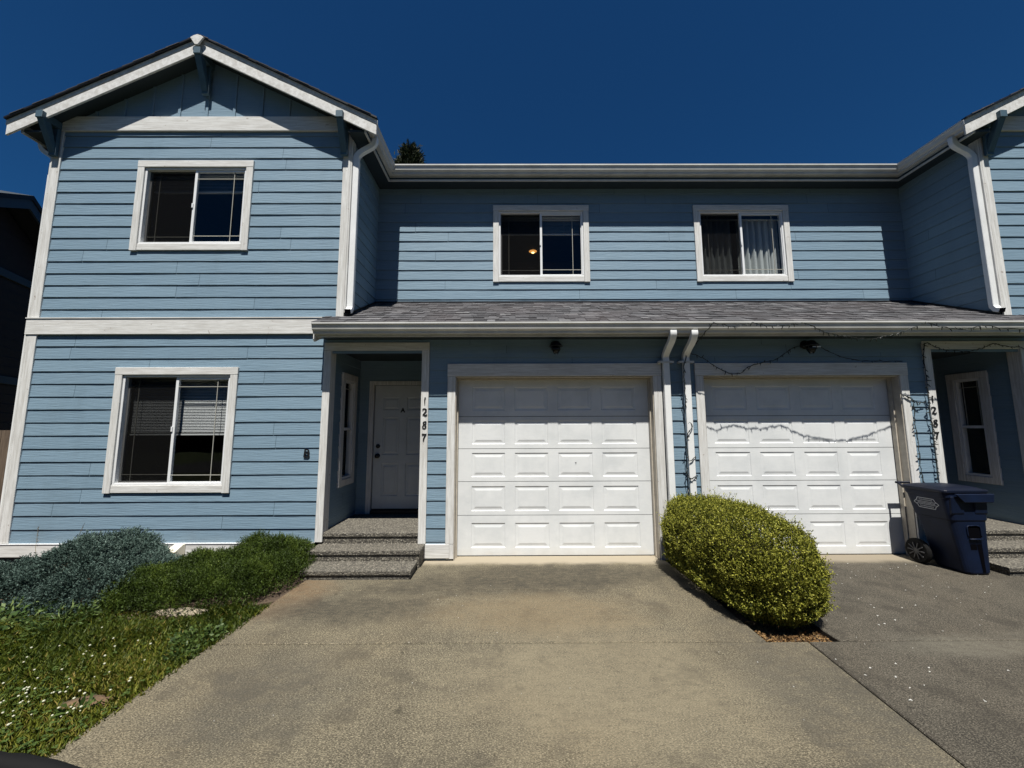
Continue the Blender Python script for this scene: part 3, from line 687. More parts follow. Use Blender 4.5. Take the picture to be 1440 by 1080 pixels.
# main roof behind
mb = MB()
for k in range(16):
    y0 = .70+k*.27; z0 = 5.275+(y0-.70)*.45; mb.ct = random.random()
    mb.hexa([(-3.9, y0, z0), (7.9, y0, z0), (-3.9, y0+.3, z0+.125), (7.9, y0+.3, z0+.125), (-3.9, y0, z0+.02), (7.9, y0, z0+.02), (-3.9, y0+.3, z0+.14), (7.9, y0+.3, z0+.14)])
mb.face([(-3.9, 4.95, 7.3), (7.9, 4.95, 7.3), (7.9, 9.3, 5.3), (-3.9, 9.3, 5.3)])
mb.build('roof', M_SHIN, house)
mb = MB(); mb.box(-5.78, 2*MX+5.78, 8.9, 9.0, 0, 5.4); mb.box(-5.78, -5.76, 9.0, 8.95, 0, 5.3); mb.build('rear_wall', M_SID, house)

# low roof over porches and garages ----------------------------------------
RS = .494
def rz(y): return 2.839+y*RS
mb = MB(); rn = random.Random(3); cs = .118; y = -.328; row = 0
XA, XB = -2.235, 2*MX+2.235
while y < D+.05:
    x = XA-rn.uniform(0, .2); xe = XB; yt = y+cs+.03
    if y+cs > 0.0: x, xe = (-2.008, 2*MX+2.008) if y >= -.001 else (XA, XB)
    base_t = rn.uniform(-.08, .08)
    z = lambda yy, up: rz(yy)+up
    # underlay strip and thicker laminated tabs on it
    lo_x, hi_x = (XA, XB) if y < -.02 else (-2.008, 2*MX+2.008)
    yb = y if y > -.02 or y+cs < 0 else y
    mb.hexa([(lo_x, y, z(y, -.004)), (hi_x, y, z(y, -.004)), (lo_x, yt, z(yt, -.012)), (hi_x, yt, z(yt, -.012)), (lo_x, y, z(y, .004)), (hi_x, y, z(y, .004)), (lo_x, yt, z(yt, -.004)), (hi_x, yt, z(yt, -.004))], tone=.12)
    x = lo_x
    while x < hi_x-.02:
        w = rn.uniform(.05, .19); x1 = min(x+w, hi_x)
        if rn.random() < .62:
            t = min(1, max(0, rn.gauss(.60, .24)+base_t)); up = rn.uniform(.008, .0125)
            mb.face([(x, y-.004, z(y, up)), (x1, y-.004, z(y, up)), (x1, yt, z(yt, -.001)), (x, yt, z(yt, -.001))], tone=t)
            mb.face([(x, y-.004, z(y, -.002)), (x1, y-.004, z(y, -.002)), (x1, y-.004, z(y, up)), (x, y-.004, z(y, up))], tone=0 if rn.random() < .7 else t*.7)
            for e_ in (x, x1): mb.face([(e_, y-.004, z(y, -.002)), (e_, yt, z(yt, -.006)), (e_, yt, z(yt, -.001)), (e_, y-.004, z(y, up))], tone=0)
        else:
            t = min(1, max(0, rn.gauss(.32, .18)+base_t))
            mb.face([(x, y, z(y, .005)), (x1, y, z(y, .005)), (x1, yt, z(yt, -.003)), (x, yt, z(yt, -.003))], tone=t)
        x = x1+.003
    y += cs; row += 1
mb.build('porch_roof', M_SHIN, house, recalc=False)
mb = MB(); mb.prism([(-.30, rz(-.30)-.055), (-.30, rz(-.30)-.02), (0, rz(0)-.02), (0, rz(0)-.055)], 0, XA+.01, XB-.01); mb.prism([(0.0, rz(0)-.055), (0, rz(0)-.02), (D, rz(D)-.02), (D, rz(D)-.055)], 0, -2.0, 2*MX+2.0)
mb.build('porch_roof_deck', M_BLUE, house)
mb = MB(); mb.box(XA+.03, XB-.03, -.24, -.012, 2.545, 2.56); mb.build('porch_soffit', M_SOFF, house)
mb = MB(); sweep(mb, [(XA+.012, -.352, 2.672, 0, -1), (XB-.012, -.352, 2.672, 0, -1)], GP); mb.build('porch_gutter', M_GUT, house)
mb = MB(); mb.box(XA+.015, XB-.015, -.2455, -.225, 2.528, 2.668); mb.build('porch_fascia', M_JAMB if False else M_GUT, house)
for T, s in SIDES:
    mb = MB(T); mb.prism([(-.255, 2.655), (-.255, 2.50), (-.235, 2.475), (-.036, 2.575), (-.036, rz(-.036)-.02), (-.25, rz(-.25)-.02)], 0, XA-.012, XA+.011)
    mb.build('verge_board', M_TX, house, bevel=.002)
    mb = MB(T); sweep(mb, [(XA+.008, -.352, 2.672, 0, -1), (XA+.0115, -.352, 2.672, 0, -1)], [(0, 0), (0, -.018), (-.012, -.03), (-.022, -.075), (-.05, -.092), (-.052, -.118), (-.1045, -.118), (-.1045, 0)])
    mb.build('gutter_end_cap', M_GUT, house)
    # black flashing where the low roof meets the walls
    mb = MB(T); mb.box(-2.0, MX, D-.022, D-.012, rz(D)-.01, rz(D)+.022); mb.build('flashing', M_BLACK, house)
    mb = MB(T); mb.prism([(0, rz(0)), (D, rz(D)), (D, rz(D)+.03), (0, rz(0)+.03)], 0, -1.999, -1.992); mb.build('flashing', M_BLACK, house)
# downspouts
def arc(pts, n=6):
    P = [Vector(p) for p in pts]; out = []
    for i in range(len(P)-1):
        p0, p1, p2, p3 = P[max(i-1, 0)], P[i], P[i+1], P[min(i+2, len(P)-1)]
        for k in range(n):
            t = k/n; out.append(.5*((2*p1)+(p2-p0)*t+(2*p0-5*p1+4*p2-p3)*t*t+(3*p1-p0-3*p2+p3)*t**3))
    return out+[P[-1]]
for T, s, xx in ((None, 0, 1.838), (None, 0, 2.078)):
    mb = MB(T)
    mb.tube(arc([(xx, -.300, 2.575), (xx, -.300, 2.53), (xx, -.25, 2.47), (xx, -.125, 2.39), (xx, -.062, 2.33), (xx, -.060, 2.26)])+[Vector((xx, -.060, .06))], 0, sq=(.037, .027))
    d = mb.build('downspout', M_DSP, house)
    mb = MB(T)
    for z in (2.255,):
        mb.box(xx-.075, xx+.075, -.0925, -.0885, z-.012, z+.012)
        for q in (-1, 1): mb.box(xx+q*.075-.012, xx+q*.075+.012, -.0885, -.018, z-.012, z+.012)
    mb.build('strap', M_GUT, d)
for T, s in SIDES:
    mb = MB(T); xx = -1.955
    mb.tube(arc([(-1.735, .02, 5.20), (-1.735, .02, 5.16), (-1.76, .02, 5.09), (-1.90, .02, 5.00), (xx, .02, 4.93), (xx, .02, 4.84)])+[Vector((xx, .02, 2.99)), Vector((xx, .018, 2.95)), Vector((xx, -.01, 2.905)), Vector((xx, -.055, 2.885))], 0, sq=(.037, .028), cap=False)
    d = mb.build('downspout', M_DSP, house)
    mb = MB(T); mb.tube([(xx, -.0555, 2.885), (xx, -.058, 2.8845)], 0, sq=(.033, .024)); mb.build('spout_mouth', M_HOLE, d)
    mb = MB(T); xx = -5.845
    mb.tube(arc([(-6.08, .10, 5.20), (-6.08, .10, 5.15), (-6.04, .10, 5.08), (-5.92, .10, 4.99), (xx, .09, 4.92), (xx, .06, 4.83)])+[Vector((xx, .05, .30)), Vector((xx, .03, .24)), Vector((xx, -.06, .18))], 0, sq=(.030, .037))
    mb.build('downspout', M_DSP, house)
# dryer vent hood on the skirt board
mb = MB()
A = [(-3.775, -.031, .085), (-3.665, -.031, .085), (-3.665, -.031, .205), (-3.775, -.031, .205)]
B = [(-3.81, -.13, .075), (-3.70, -.13, .075), (-3.70, -.13, .145), (-3.81, -.13, .145)]
mb.rings([A, [(-3.785, -.05, .083), (-3.672, -.05, .083), (-3.675, -.055, .203), (-3.78, -.055, .203)], B]); v = mb.build('dryer_vent', M_VENT, house, bevel=.006, seg=2)
mb = MB(); mb.box(-3.795, -3.735, -.135, -.1305, .088, .13); mb.build('vent_mouth', M_HOLE, v)

# ------------------------------------------------------------------ steps
def steps(T, label):
    r = empty('front_steps', (-1.55 if T is None else 2*MX+1.55, -.2, 0), label, 'steps', 'exposed aggregate front steps')
    rn = random.Random(5)
    for (xa, xb, yf, yb, zt, nm) in ((PX0+.003, PX1-.003, -.022, PYB-.001, .31, 'landing'), (-2.182, -.972, -.272, .005, .19, 'step'), (-2.10, -1.0, -.540, -.225, .08, 'step')):
        mb = MB(T); th = .046; n = 24
        if nm == 'landing':
            mb.box(-2.134, -1.058, yf, .0, zt-th, zt); mb.box(xa, xb, .0005, yb, zt-th, zt-.0)
            mb.box(-2.134, -1.058, -.008, .3, -.1, zt-th-.0005)
        else:
            mb.box(xa, xb, yf, yb, zt-th, zt); mb.box(xa+.012, xb-.012, yf+.013, yb, -.1, zt-th-.0005)
        mb.build(nm, M_AGG, r, bevel=.007, seg=2)
    return r
steps(None, 'pebbled concrete steps up to the porch with the grey front door')
steps(MIR, 'pebbled concrete steps beside the blue wheeled bin')

# ------------------------------------------------------------------ wall lamps
def wall_lamp(x, label, flood=False):
    r = empty('wall_lamp', (x, -.012, 2.45), label, 'lamp', 'lamps above the garage doors')
    mb = MB(); mb.lathe([(.055, 0), (.055, -.012), (.03, -.022)], (x, -.012, 2.47), 18, 'y'); mb.tube([(x, -.03, 2.47), (x, -.07, 2.50), (x, -.11, 2.485)], .009); mb.build('bracket_arm', M_BLACK, r)
    mb = MB(); mb.lathe([(.01, .055), (.035, .045), (.075, -.005), (.082, -.012), (.078, -.014), (.03, .0)], (x, -.115, 2.45), 20, 'z'); mb.build('lamp_shade', M_BLACK, r, smooth=False)
    mb = MB(); mb.lathe([(.04, -.012), (.045, -.05), (.032, -.09), (.0, -.10)], (x, -.115, 2.45), 16, 'z'); mb.build('globe', mk_glass('smoked_glass', (.35, .36, .34)), r, smooth=True)
    mb = MB()
    for k in range(4):
        a = k*math.pi/2+.4; mb.tube([(x+.05*math.cos(a), -.115+.05*math.sin(a), 2.438), (x+.052*math.cos(a), -.115+.052*math.sin(a), 2.40), (x+.02*math.cos(a), -.115+.02*math.sin(a), 2.345)], .004, 5)
    mb.lathe([(.056, -.052), (.056, -.044), (.05, -.044), (.05, -.052)], (x, -.115, 2.45), 18, 'z'); mb.build('cage', M_BLACK, r)
    if flood:
        mb = MB(); mb.box(x-.02, x+.075, -.16, -.155, 2.412, 2.425); mb.build('reflector', M_VINYL, r)
wall_lamp(.535, 'black lantern wall lamp above the left garage door')
wall_lamp(3.545, 'black wall lamp above the right garage door, wires draped beside it', True)
# ceiling lamp glowing in the upstairs room
m, nt, b, o = newmat('warm_lamp_glass'); b.inputs['Base Color'].default_value = (.7, .4, .15, 1); b.inputs['Emission Color'].default_value = (1, .42, .10, 1); b.inputs['Emission Strength'].default_value = 1.9
m2, nt, b, o = newmat('warm_bulb'); b.inputs['Emission Color'].default_value = (1, .62, .25, 1); b.inputs['Emission Strength'].default_value = 9
lamp = empty('ceiling_lamp', (.462, 2.9, 5.04), 'small round ceiling lamp glowing orange, seen through the upper window above the left garage', 'lamp')
mb = MB(); mb.lathe([(.02, -.075), (.06, -.065), (.105, -.03), (.118, .0), (.11, .004), (.0, .004)], (.462, 2.9, 5.09), 22, 'z', cap=False); mb.build('lamp_bowl', m, lamp, smooth=True)
mb = MB(); mb.lathe([(.0, -.095), (.026, -.085), (.03, -.07), (.0, -.06)], (.462, 2.9, 5.09), 12, 'z', cap=False); mb.build('finial', m2, lamp, smooth=True)
mb = MB(); mb.lathe([(.05, .005), (.05, .03), (.0, .032)], (.462, 2.9, 5.09), 16, 'z'); mb.build('ceiling_plate', M_BLACK, lamp)

# ------------------------------------------------------------------ string lights
bulb_me = None
def strand(label, pts, every=.075, ln=.028, seed=0, hang=True, wob=.006):
    global bulb_me
    rn = random.Random(seed); P = arc(pts, 5)
    r = empty('string_lights', tuple(pts[0]), label, 'string lights', 'dark string lights strung over the right home')
    P = [p+Vector((rn.uniform(-wob, wob), rn.uniform(-wob, wob)*.4, rn.uniform(-wob, wob))) for p in P]
    mb = MB(); mb.tube(P, .0034, 5)
    Q = [p+Vector((.006*math.sin(i*1.1), -.003, .006*math.cos(i*1.3))) for i, p in enumerate(P)]
    mb.tube(Q, .0024, 4); mb.build('wire', M_WIRE, r)
    if bulb_me is None:
        b_ = MB(); b_.lathe([(.0, .0), (.0042, -.002), (.0042, -.012), (.0030, -.014), (.0034, -.020), (.0, -.030)], (0, 0, 0), 6, 'z', cap=False)
        t = b_.build('tmpb', M_WIRE); bulb_me = t.data; bpy.data.objects.remove(t); bulb_me.name = 'bulb'
    d = 0; cnt = 0
    for a, b_ in zip(P[:-1], P[1:]):
        L = (b_-a).length; d += L
        if d >= every and cnt < 95:
            d = rn.uniform(-.02, .02); cnt += 1
            o = bpy.data.objects.new('bulb', bulb_me); COL.objects.link(o); o.parent = r
            o.location = a-ORG[r.name]+Vector((0, -.003, 0)); s_ = ln/.028*rn.uniform(.75, 1.25); o.scale = (s_*.9, s_*.9, s_)
            o.rotation_euler = (rn.uniform(-.35, .35), rn.choice((-1, 1))*rn.uniform(.2, 1.5) if not hang else (rn.uniform(-.5, .5) if rn.random() < .8 else rn.uniform(2, 4)), 0)
Yg = -.366
g = [[2.271, 2.649], [2.389, 2.624], [2.506, 2.6], [2.612, 2.624], [2.717, 2.648], [2.819, 2.623], [2.913, 2.607], [3.074, 2.614], [3.187, 2.63], [3.292, 2.647], [3.43, 2.581], [3.521, 2.532], [3.685, 2.499], [3.826, 2.479], [3.999, 2.458], [4.112, 2.474], [4.219, 2.498], [4.309, 2.522], [4.4, 2.55], [4.642, 2.635], [4.798, 2.602], [4.994, 2.569], [5.156, 2.585], [5.319, 2.609], [5.515, 2.576], [5.794, 2.567]]
strand('dark icicle light string looping along the white gutter over the right garage', [(x, Yg, z) for x, z in g], .055, .036, 1)
strand('short wire with bulbs dropping from the gutter to the right-hand downspout', [(2.271, -.366, 2.649), (2.192, -.30, 2.543), (2.155, -.2, 2.467), (2.10, -.13, 2.42), (2.06, -.11, 2.36)], .06, .03, 2)
strand('light string sagging across the header of the right garage', [(x, -.062, z) for x, z in ((2.115, 2.373), (2.215, 2.334), (2.313, 2.283), (2.418, 2.206), (2.541, 2.137), (2.716, 2.12), (2.837, 2.208), (3.047, 2.255), (3.195, 2.31), (3.354, 2.417), (3.5, 2.45))], .045, .036, 3)
strand('thin light string running down from the right garage lamp to the header corner', [(x, -.055, z) for x, z in ((3.58, 2.47), (3.65, 2.46), (3.787, 2.382), (3.934, 2.321), (4.132, 2.275), (4.396, 2.262), (4.66, 2.262))], .12, .026, 4)
strand('light string running down the right side of the right garage trim', [(x, -.040, z) for x, z in ((4.62, 1.862), (4.655, 1.854), (4.745, 1.80), (4.742, 1.569), (4.750, 1.322), (4.742, 1.077), (4.748, 0.867), (4.745, 0.517))], .045, .036, 5, False)
strand('short light string bridging the garage trim and the numbered porch board', [(4.655, -.042, 1.854), (4.755, -.04, 1.79), (4.83, -.04, 1.765), (4.899, -.04, 1.778)], .05, .04, 6, False)
strand('light string hanging down the numbered board of the right porch', [(x, -.042, z) for x, z in ((4.968, 2.478), (4.935, 2.314), (4.935, 2.159), (4.937, 2.006), (4.932, 1.87), (4.925, 1.652), (4.936, 1.494), (4.930, 1.321), (4.928, 1.125), (4.930, 0.874), (4.932, 0.675))], .038, .040, 7, False)
strand('light string draped along the header of the right porch', [(x, -.05, z) for x, z in ((4.945, 2.468), (4.998, 2.485), (5.061, 2.442), (5.126, 2.416), (5.184, 2.398), (5.335, 2.385), (5.481, 2.38), (5.639, 2.414), (5.731, 2.457), (5.802, 2.475), (5.884, 2.448), (5.984, 2.431), (6.111, 2.422), (6.191, 2.387))], .08, .030, 8)
strand('light string wound round the right-hand downspout', [(2.065, -.10, 2.33), (2.035, -.10, 2.2), (2.030, -.10, 2.073), (2.036, -.09, 1.9), (2.034, -.10, 1.823), (2.04, -.05, 1.65), (2.09, -.10, 1.50), (2.036, -.104, 1.414), (2.030, -.08, 1.26), (2.038, -.104, 1.11), (2.122, -.09, 1.16), (2.122, -.03, 1.1), (2.03, -.05, 1.02), (2.034, -.10, .90), (2.122, -.09, .945), (2.12, -.03, .86), (2.034, -.05, .80), (2.034, -.10, .70), (2.12, -.09, .74)], .085, .036, 9, False)

# ------------------------------------------------------------------ wheeled bin
def lerp(a, b_, t): return a+(b_-a)*t
bn = empty('wheeled_bin', (4.69, -.33, 0), 'dark blue two-wheeled rubbish bin with closed lid between the right garage and its steps', 'bin')
def bin_ring(t, grow=0.0):        # rounded rectangle at height t 0..1
    x0, x1 = lerp(4.60, 4.50, t)-grow, lerp(4.845, 4.925, t)+grow; y0, y1 = lerp(-.515, -.475, t)-grow, lerp(-.20, -.075, t)+grow
    r = .05; out = []
    for cx, cy, a0 in ((x1-r, y1-r, 0), (x0+r, y1-r, 90), (x0+r, y0+r, 180), (x1-r, y0+r, 270)):
        for k in range(5):
            a = rad(a0+k*22.5); out.append((cx+r*math.cos(a), cy+r*math.sin(a)))
    return out
H = .80
mb = MB()
lv = [(0, 0), (.02, .004), (.62, .004), (.64, .004), (.66, .012), (.93, .014), (.94, .022), (1.0, .022)]
mb.rings([[(x, y, .012+t*(H-.012)) for x, y in bin_ring(t, g_)] for t, g_ in lv])
body = mb.build('body', M_BIN, bn, smooth=False, bevel=.004)
mb = MB()                                               # front grab recess and ribs, their shade laid on as flat black faces
fy = lambda z: lerp(-.515, -.475, z/H)-.006
for (x0, x1, z0, z1) in ((4.665, 4.785, .35, .47), (4.665, 4.73, .245, .30)): mb.face([(x0, fy(z0)-.001, z0), (x1, fy(z0)-.001, z0), (x1, fy(z1)-.001, z1), (x0, fy(z1)-.001, z1)])
mb.face([(4.745, fy(.02)-.001, .03), (4.775, fy(.02)-.001, .03), (4.785, fy(.3)-.001, .30), (4.735, fy(.3)-.001, .30)])
mb.build('recess_shade', M_HOLE, bn)
mb = MB(); mb.tube(arc([(4.657, fy(.37)-.004, .37), (4.657, fy(.46)-.006, .455), (4.68, fy(.48)-.006, .478), (4.768, fy(.48)-.006, .478), (4.793, fy(.46)-.006, .455), (4.793, fy(.37)-.004, .37)], 4), .006, 7)
mb.tube([(4.66, fy(.35)-.012, .348), (4.79, fy(.35)-.012, .348)], .009, 8); mb.build('grab_bar', M_BIN, bn, smooth=True)
for x0 in (4.525, 4.765):                                   # bracket pockets under the rim
    mb = MB()
    mb.hexa([(x0, -.505, .60), (x0+.13, -.505, .60), (x0, -.475, .56), (x0+.13, -.475, .56), (x0, -.512, .77), (x0+.13, -.512, .77), (x0, -.475, .77), (x0+.13, -.475, .77)])
    mb.build('rim_pocket', M_BIN, bn, bevel=.006)
mb = MB()                                               # lid: shallow dome with lip and front apron
def lid_ring(g_, z, dy=0):
    return [(x, y+dy, z) for x, y in bin_ring(1.0, g_)]
mb.rings([lid_ring(.026, H-.002), lid_ring(.033, H+.008), lid_ring(.031, H+.030), lid_ring(.018, H+.038), lid_ring(.005, H+.036), lid_ring(-.01, H+.046), lid_ring(-.05, H+.058), lid_ring(-.14, H+.062)])
mb.build('lid', M_LID, bn, bevel=.003)
mb = MB(); mb.hexa([(4.62, -.545, .715), (4.925, -.545, .715), (4.63, -.530, .715), (4.92, -.530, .715), (4.55, -.535, .80), (4.955, -.535, .80), (4.55, -.512, .80), (4.955, -.512, .80)]); mb.build('lid_apron', M_BIN, bn, bevel=.006)
mb = MB(); mb.tube([(4.48, .005, .845), (4.95, .005, .845)], .013, 10)
for x in (4.50, 4.72, 4.93): mb.tube([(x, .005, .845), (x, -.06, .80)], .012, 8)
mb.build('push_handle', M_LID, bn, smooth=True)
for x, sg in ((4.50, -1), (4.93, 1)):
    mb = MB(); mb.lathe([(.085, -.022), (.118, -.026), (.13, -.012), (.13, .012), (.118, .026), (.085, .022)], (x, -.145, .13), 28, 'x'); w = mb.build('wheel', M_TYRE, bn, smooth=False)
    mb = MB(); mb.lathe([(.03, -.028), (.03, .028)], (x, -.145, .13), 14, 'x')
    for k in range(10):
        a = k*math.pi/5; c_, s_ = math.cos(a), math.sin(a)
        mb.tube([(x+sg*.026, -.145+.025*c_, .13+.025*s_), (x+sg*.026, -.145+.088*c_, .13+.088*s_)], .0075, 5)
    mb.build('spokes', simple('wheel_spoke_plastic', (.045, .045, .048), .5), w)
mb = MB(); mb.tube([(4.50, -.145, .13), (4.93, -.145, .13)], .012, 8); mb.build('axle', M_BLACK, bn)
mb = MB()                                               # printed lozenge badge on the side
bx = lambda z: lerp(4.60, 4.50, z/H)-.014
def side_line(pts, w=.0028):
    for (a, b_) in zip(pts[:-1], pts[1:]):
        dv = Vector((0, b_[0]-a[0], b_[1]-a[1])).normalized(); n_ = Vector((0, -dv.z, dv.y))*w
        q = [(a[0]+n_.y, a[1]+n_.z), (b_[0]+n_.y, b_[1]+n_.z), (b_[0]-n_.y, b_[1]-n_.z), (a[0]-n_.y, a[1]-n_.z)]
        mb.face([(bx(z)-.003, y, z) for y, z in q])
cy, cz = -.285, .665
L_ = [(-.125, 0), (-.092, .028), (-.082, .052), (.082, .052), (.092, .028), (.125, 0), (.092, -.028), (.082, -.052), (-.082, -.052), (-.092, -.028), (-.125, 0)]
side_line([(cy+a, cz+b_) for a, b_ in L_]); side_line([(cy-.10, cz+.014), (cy+.10, cz+.014)], .002); side_line([(cy-.10, cz-.014), (cy+.10, cz-.014)], .002)
for zz, wd in ((.033, .065), (0, .085), (-.033, .065)):
    k = -wd
    while k < wd: side_line([(cy+k, cz+zz-.006), (cy+k+.004, cz+zz+.006)], .002); side_line([(cy+k, cz+zz), (cy+k+.008, cz+zz)], .0016); k += .0125
mb.build('badge', M_MARK, bn, recalc=False)

# ------------------------------------------------------------------ ground
def slab(mb, poly, z0, z1):
    mb.prism(poly, 2, z0, z1)
mb = MB(); mb.face([(-120, -120, -.12), (120, -120, -.12), (120, 160, -.12), (-120, 160, -.12)]); structure('ground', mb, M_FIELD)
mb = MB(); g_ = .005
edge = lambda y: -2.02-.052*(-y-.3)*1.0
def jx(y): return 2.082-.072*(-y-1.64)
Y1, Y2, Y3, YE = -.80, -1.684, -4.9, -9.0
slab(mb, [(-1.0, .0), (-1.0, -.545), (edge(-.545), -.545), (edge(Y1), Y1), (1.772, Y1), (1.74, -.03), (1.70, .16), (-.66, .16), (-.66, .0)], -.1, 0)
slab(mb, [(edge(Y1), Y1-g_), (edge(Y2), Y2+g_), (1.79, Y2+g_), (1.79, -1.61), (1.772, Y1-g_)], -.1, 0)
slab(mb, [(edge(Y2), Y2-g_), (edge(Y3), Y3+g_), (jx(Y3)-g_, Y3+g_), (jx(Y2)-g_, Y2-g_)], -.1, 0)
slab(mb, [(edge(Y3), Y3-g_), (edge(YE), YE), (jx(YE)-g_, YE), (jx(Y3)-g_, Y3-g_)], -.1, 0)
structure('driveway', mb, M_DRIVE, bevel=.006)
mb = MB()
slab(mb, [(2.24, .16), (2.285, -.8), (2.305, Y2+g_), (6.2, Y2+g_), (6.2, -.545), (4.99, -.545), (4.99, .0), (4.65, .0), (4.65, .16)], -.1, 0)
slab(mb, [(jx(Y2)+g_, Y2-g_), (jx(Y3)+g_, Y3+g_), (6.6, Y3+g_), (6.3, Y2-g_)], -.1, 0)
slab(mb, [(jx(Y3)+g_, Y3-g_), (jx(YE)+g_, YE), (6.9, YE), (6.6, Y3-g_)], -.1, 0)
structure('driveway', mb, M_DRIVE2, bevel=.006)
mb = MB(); slab(mb, [(-14, YE-.01), (-14, YE-7), (18, YE-7), (18, YE-.01)], -.12, -.03); structure('road', mb, M_ASPH)
mb = MB(); slab(mb, [(1.70, -1.70), (2.35, -1.70), (2.35, .3), (1.6, .3)], -.11, -.045); structure('planting_bed', mb, M_SOIL)
mb = MB(); slab(mb, [(-6.6, .2), (-1.95, .2), (-2.0, -.5), (-2.06, -1.0), (-2.6, -1.28), (-3.4, -1.35), (-4.4, -1.5), (-7.0, -1.6)], -.11, -.008); structure('planting_bed', mb, M_SOIL)
def lawn_z(x, y): return -.022+.012*np.sin(x*2.1+1)*np.sin(y*1.7)
mb = MB(); nx, ny = 60, 50
XS = np.linspace(-12, -2.0, nx); YS = np.linspace(-8.9, -.9, ny)
for i in range(nx-1):
    for j in range(ny-1):
        q = [(XS[i], YS[j]), (XS[i+1], YS[j]), (XS[i+1], YS[j+1]), (XS[i], YS[j+1])]
        q = [(min(x, edge(y)+.004), y) for x, y in q]
        mb.face([(x, y, float(lawn_z(x, y))) for x, y in q])
structure('lawn', mb, M_TURF)
# side yard towards the fence
mb = MB(); slab(mb, [(-12, -.95), (-5.7, -.95), (-5.7, 9), (-12, 9)], -.115, -.02); structure('side_yard', mb, M_SOIL)

# ------------------------------------------------------------------ foliage helper (numpy)
def unit(a): return a/np.maximum(1e-9, np.linalg.norm(a, axis=1, keepdims=True))
def leaves(name, P, Dv, L, W, tone, mat, parent=None, curve=.0, flat=None):
    """one pointed leaf (two triangles folded along the rib) per row"""
    n = len(P); Dv = unit(Dv); rv = RNG.normal(size=(n, 3)) if flat is None else flat
    S = unit(np.cross(Dv, rv)); Nn = np.cross(S, Dv)
    L = np.broadcast_to(L, n)[:, None]; W = np.broadcast_to(W, n)[:, None]
    mid = P+Dv*L*.5+Nn*W*.25
    V = np.stack([P, mid+S*W*.5, P+Dv*L-Nn*L*curve, mid-S*W*.5], 1).reshape(-1, 3)
    return np_mesh(name, V, np.arange(4*n).reshape(n, 4), tone, mat, parent)
def np_mesh(name, V, Fq, tone, mat, parent=None):
    if parent is not None: V = V-np.array(ORG[parent.name])[None]
    me = bpy.data.meshes.new(name); n = len(Fq); k = Fq.shape[1]
    me.vertices.add(len(V)); me.vertices.foreach_set('co', V.astype(np.float32).ravel())
    me.loops.add(n*k); me.loops.foreach_set('vertex_index', Fq.astype(np.int32).ravel())
    me.polygons.add(n); me.polygons.foreach_set('loop_start', np.arange(0, n*k, k, dtype=np.int32))
    me.update(calc_edges=True)
    at = me.attributes.new('tone', 'FLOAT', 'FACE'); at.data.foreach_set('value', np.clip(tone, 0, 1).astype(np.float32))
    me.materials.append(mat); return link(name, me, parent)
def vnoise(P, s, seed=0):
    """cheap smooth noise from sines"""
    r = np.random.default_rng(seed); out = np.zeros(len(P))
    for i in range(5):
        k = r.normal(size=3)*s*(1+.7*i); out += np.sin(P@k+r.uniform(0, 6.28))/(1+.6*i)
    return out/2.4

# boxwood hedge between the drives
hd = empty('boxwood_hedge', (2.09, -.85, -.04), 'clipped yellow-green boxwood hedge in the bed between the two driveways', 'hedge')
HC = np.array([2.045, -.82, .322]); HR = np.array([.398, .82, .392])
def hedge_pts(n, inset):
    th = RNG.uniform(0, 2*np.pi, n*3); u = RNG.uniform(-1, 1, n*3)
    d = np.stack([np.sqrt(1-u*u)*np.cos(th), np.sqrt(1-u*u)*np.sin(th), u], 1)
    e = 3.2; r = (np.abs(d)**e).sum(1)**(-1/e)
    p = d*r[:, None]; wgt = r**2; keep = RNG.random(len(p)) < wgt/wgt.max(); p = p[keep][:n]; 
    nr = unit(np.sign(p)*np.abs(p)**(e-1)/HR)
    P = HC+p*HR
    # back end stands taller and narrower, front shoulder rounds down
    t = (P[:, 1]+1.7)/1.7
    P[:, 2] += np.clip((P[:, 2]-.1)/.6, 0, 1)*(.035-.10*np.clip((.42-t)/.42, 0, 1)**1.5)
    P[:, 0] += -.03*np.clip(t-.5, 0, 1)+.03*np.sin(P[:, 1]*3.1)
    b_ = vnoise(P, 5.0, 3)*.030+vnoise(P, 17, 4)*.022+vnoise(P, 40, 5)*.008
    P = P+nr*(b_-inset)[:, None]
    low = P[:, 2] < .1; sh = np.clip((.12-P[:, 2])/.2, 0, 1)
    P[:, 0] += (2.04-P[:, 0])*.5*sh; P[:, 1] += (-.84-P[:, 1])*.10*sh
    return P, nr
n = 105000
P, nr = hedge_pts(n, RNG.random(105000)**1.8*.085)
n = len(P)
Dv = nr*.75+np.array([0, 0, .45])+RNG.normal(size=(n, 3))*.55
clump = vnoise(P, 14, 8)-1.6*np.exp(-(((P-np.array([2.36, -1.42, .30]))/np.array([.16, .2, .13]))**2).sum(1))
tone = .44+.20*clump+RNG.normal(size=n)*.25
leaves('foliage', P, Dv, RNG.uniform(.012, .021, n), RNG.uniform(.008, .0125, n), tone, M_BOX, hd)
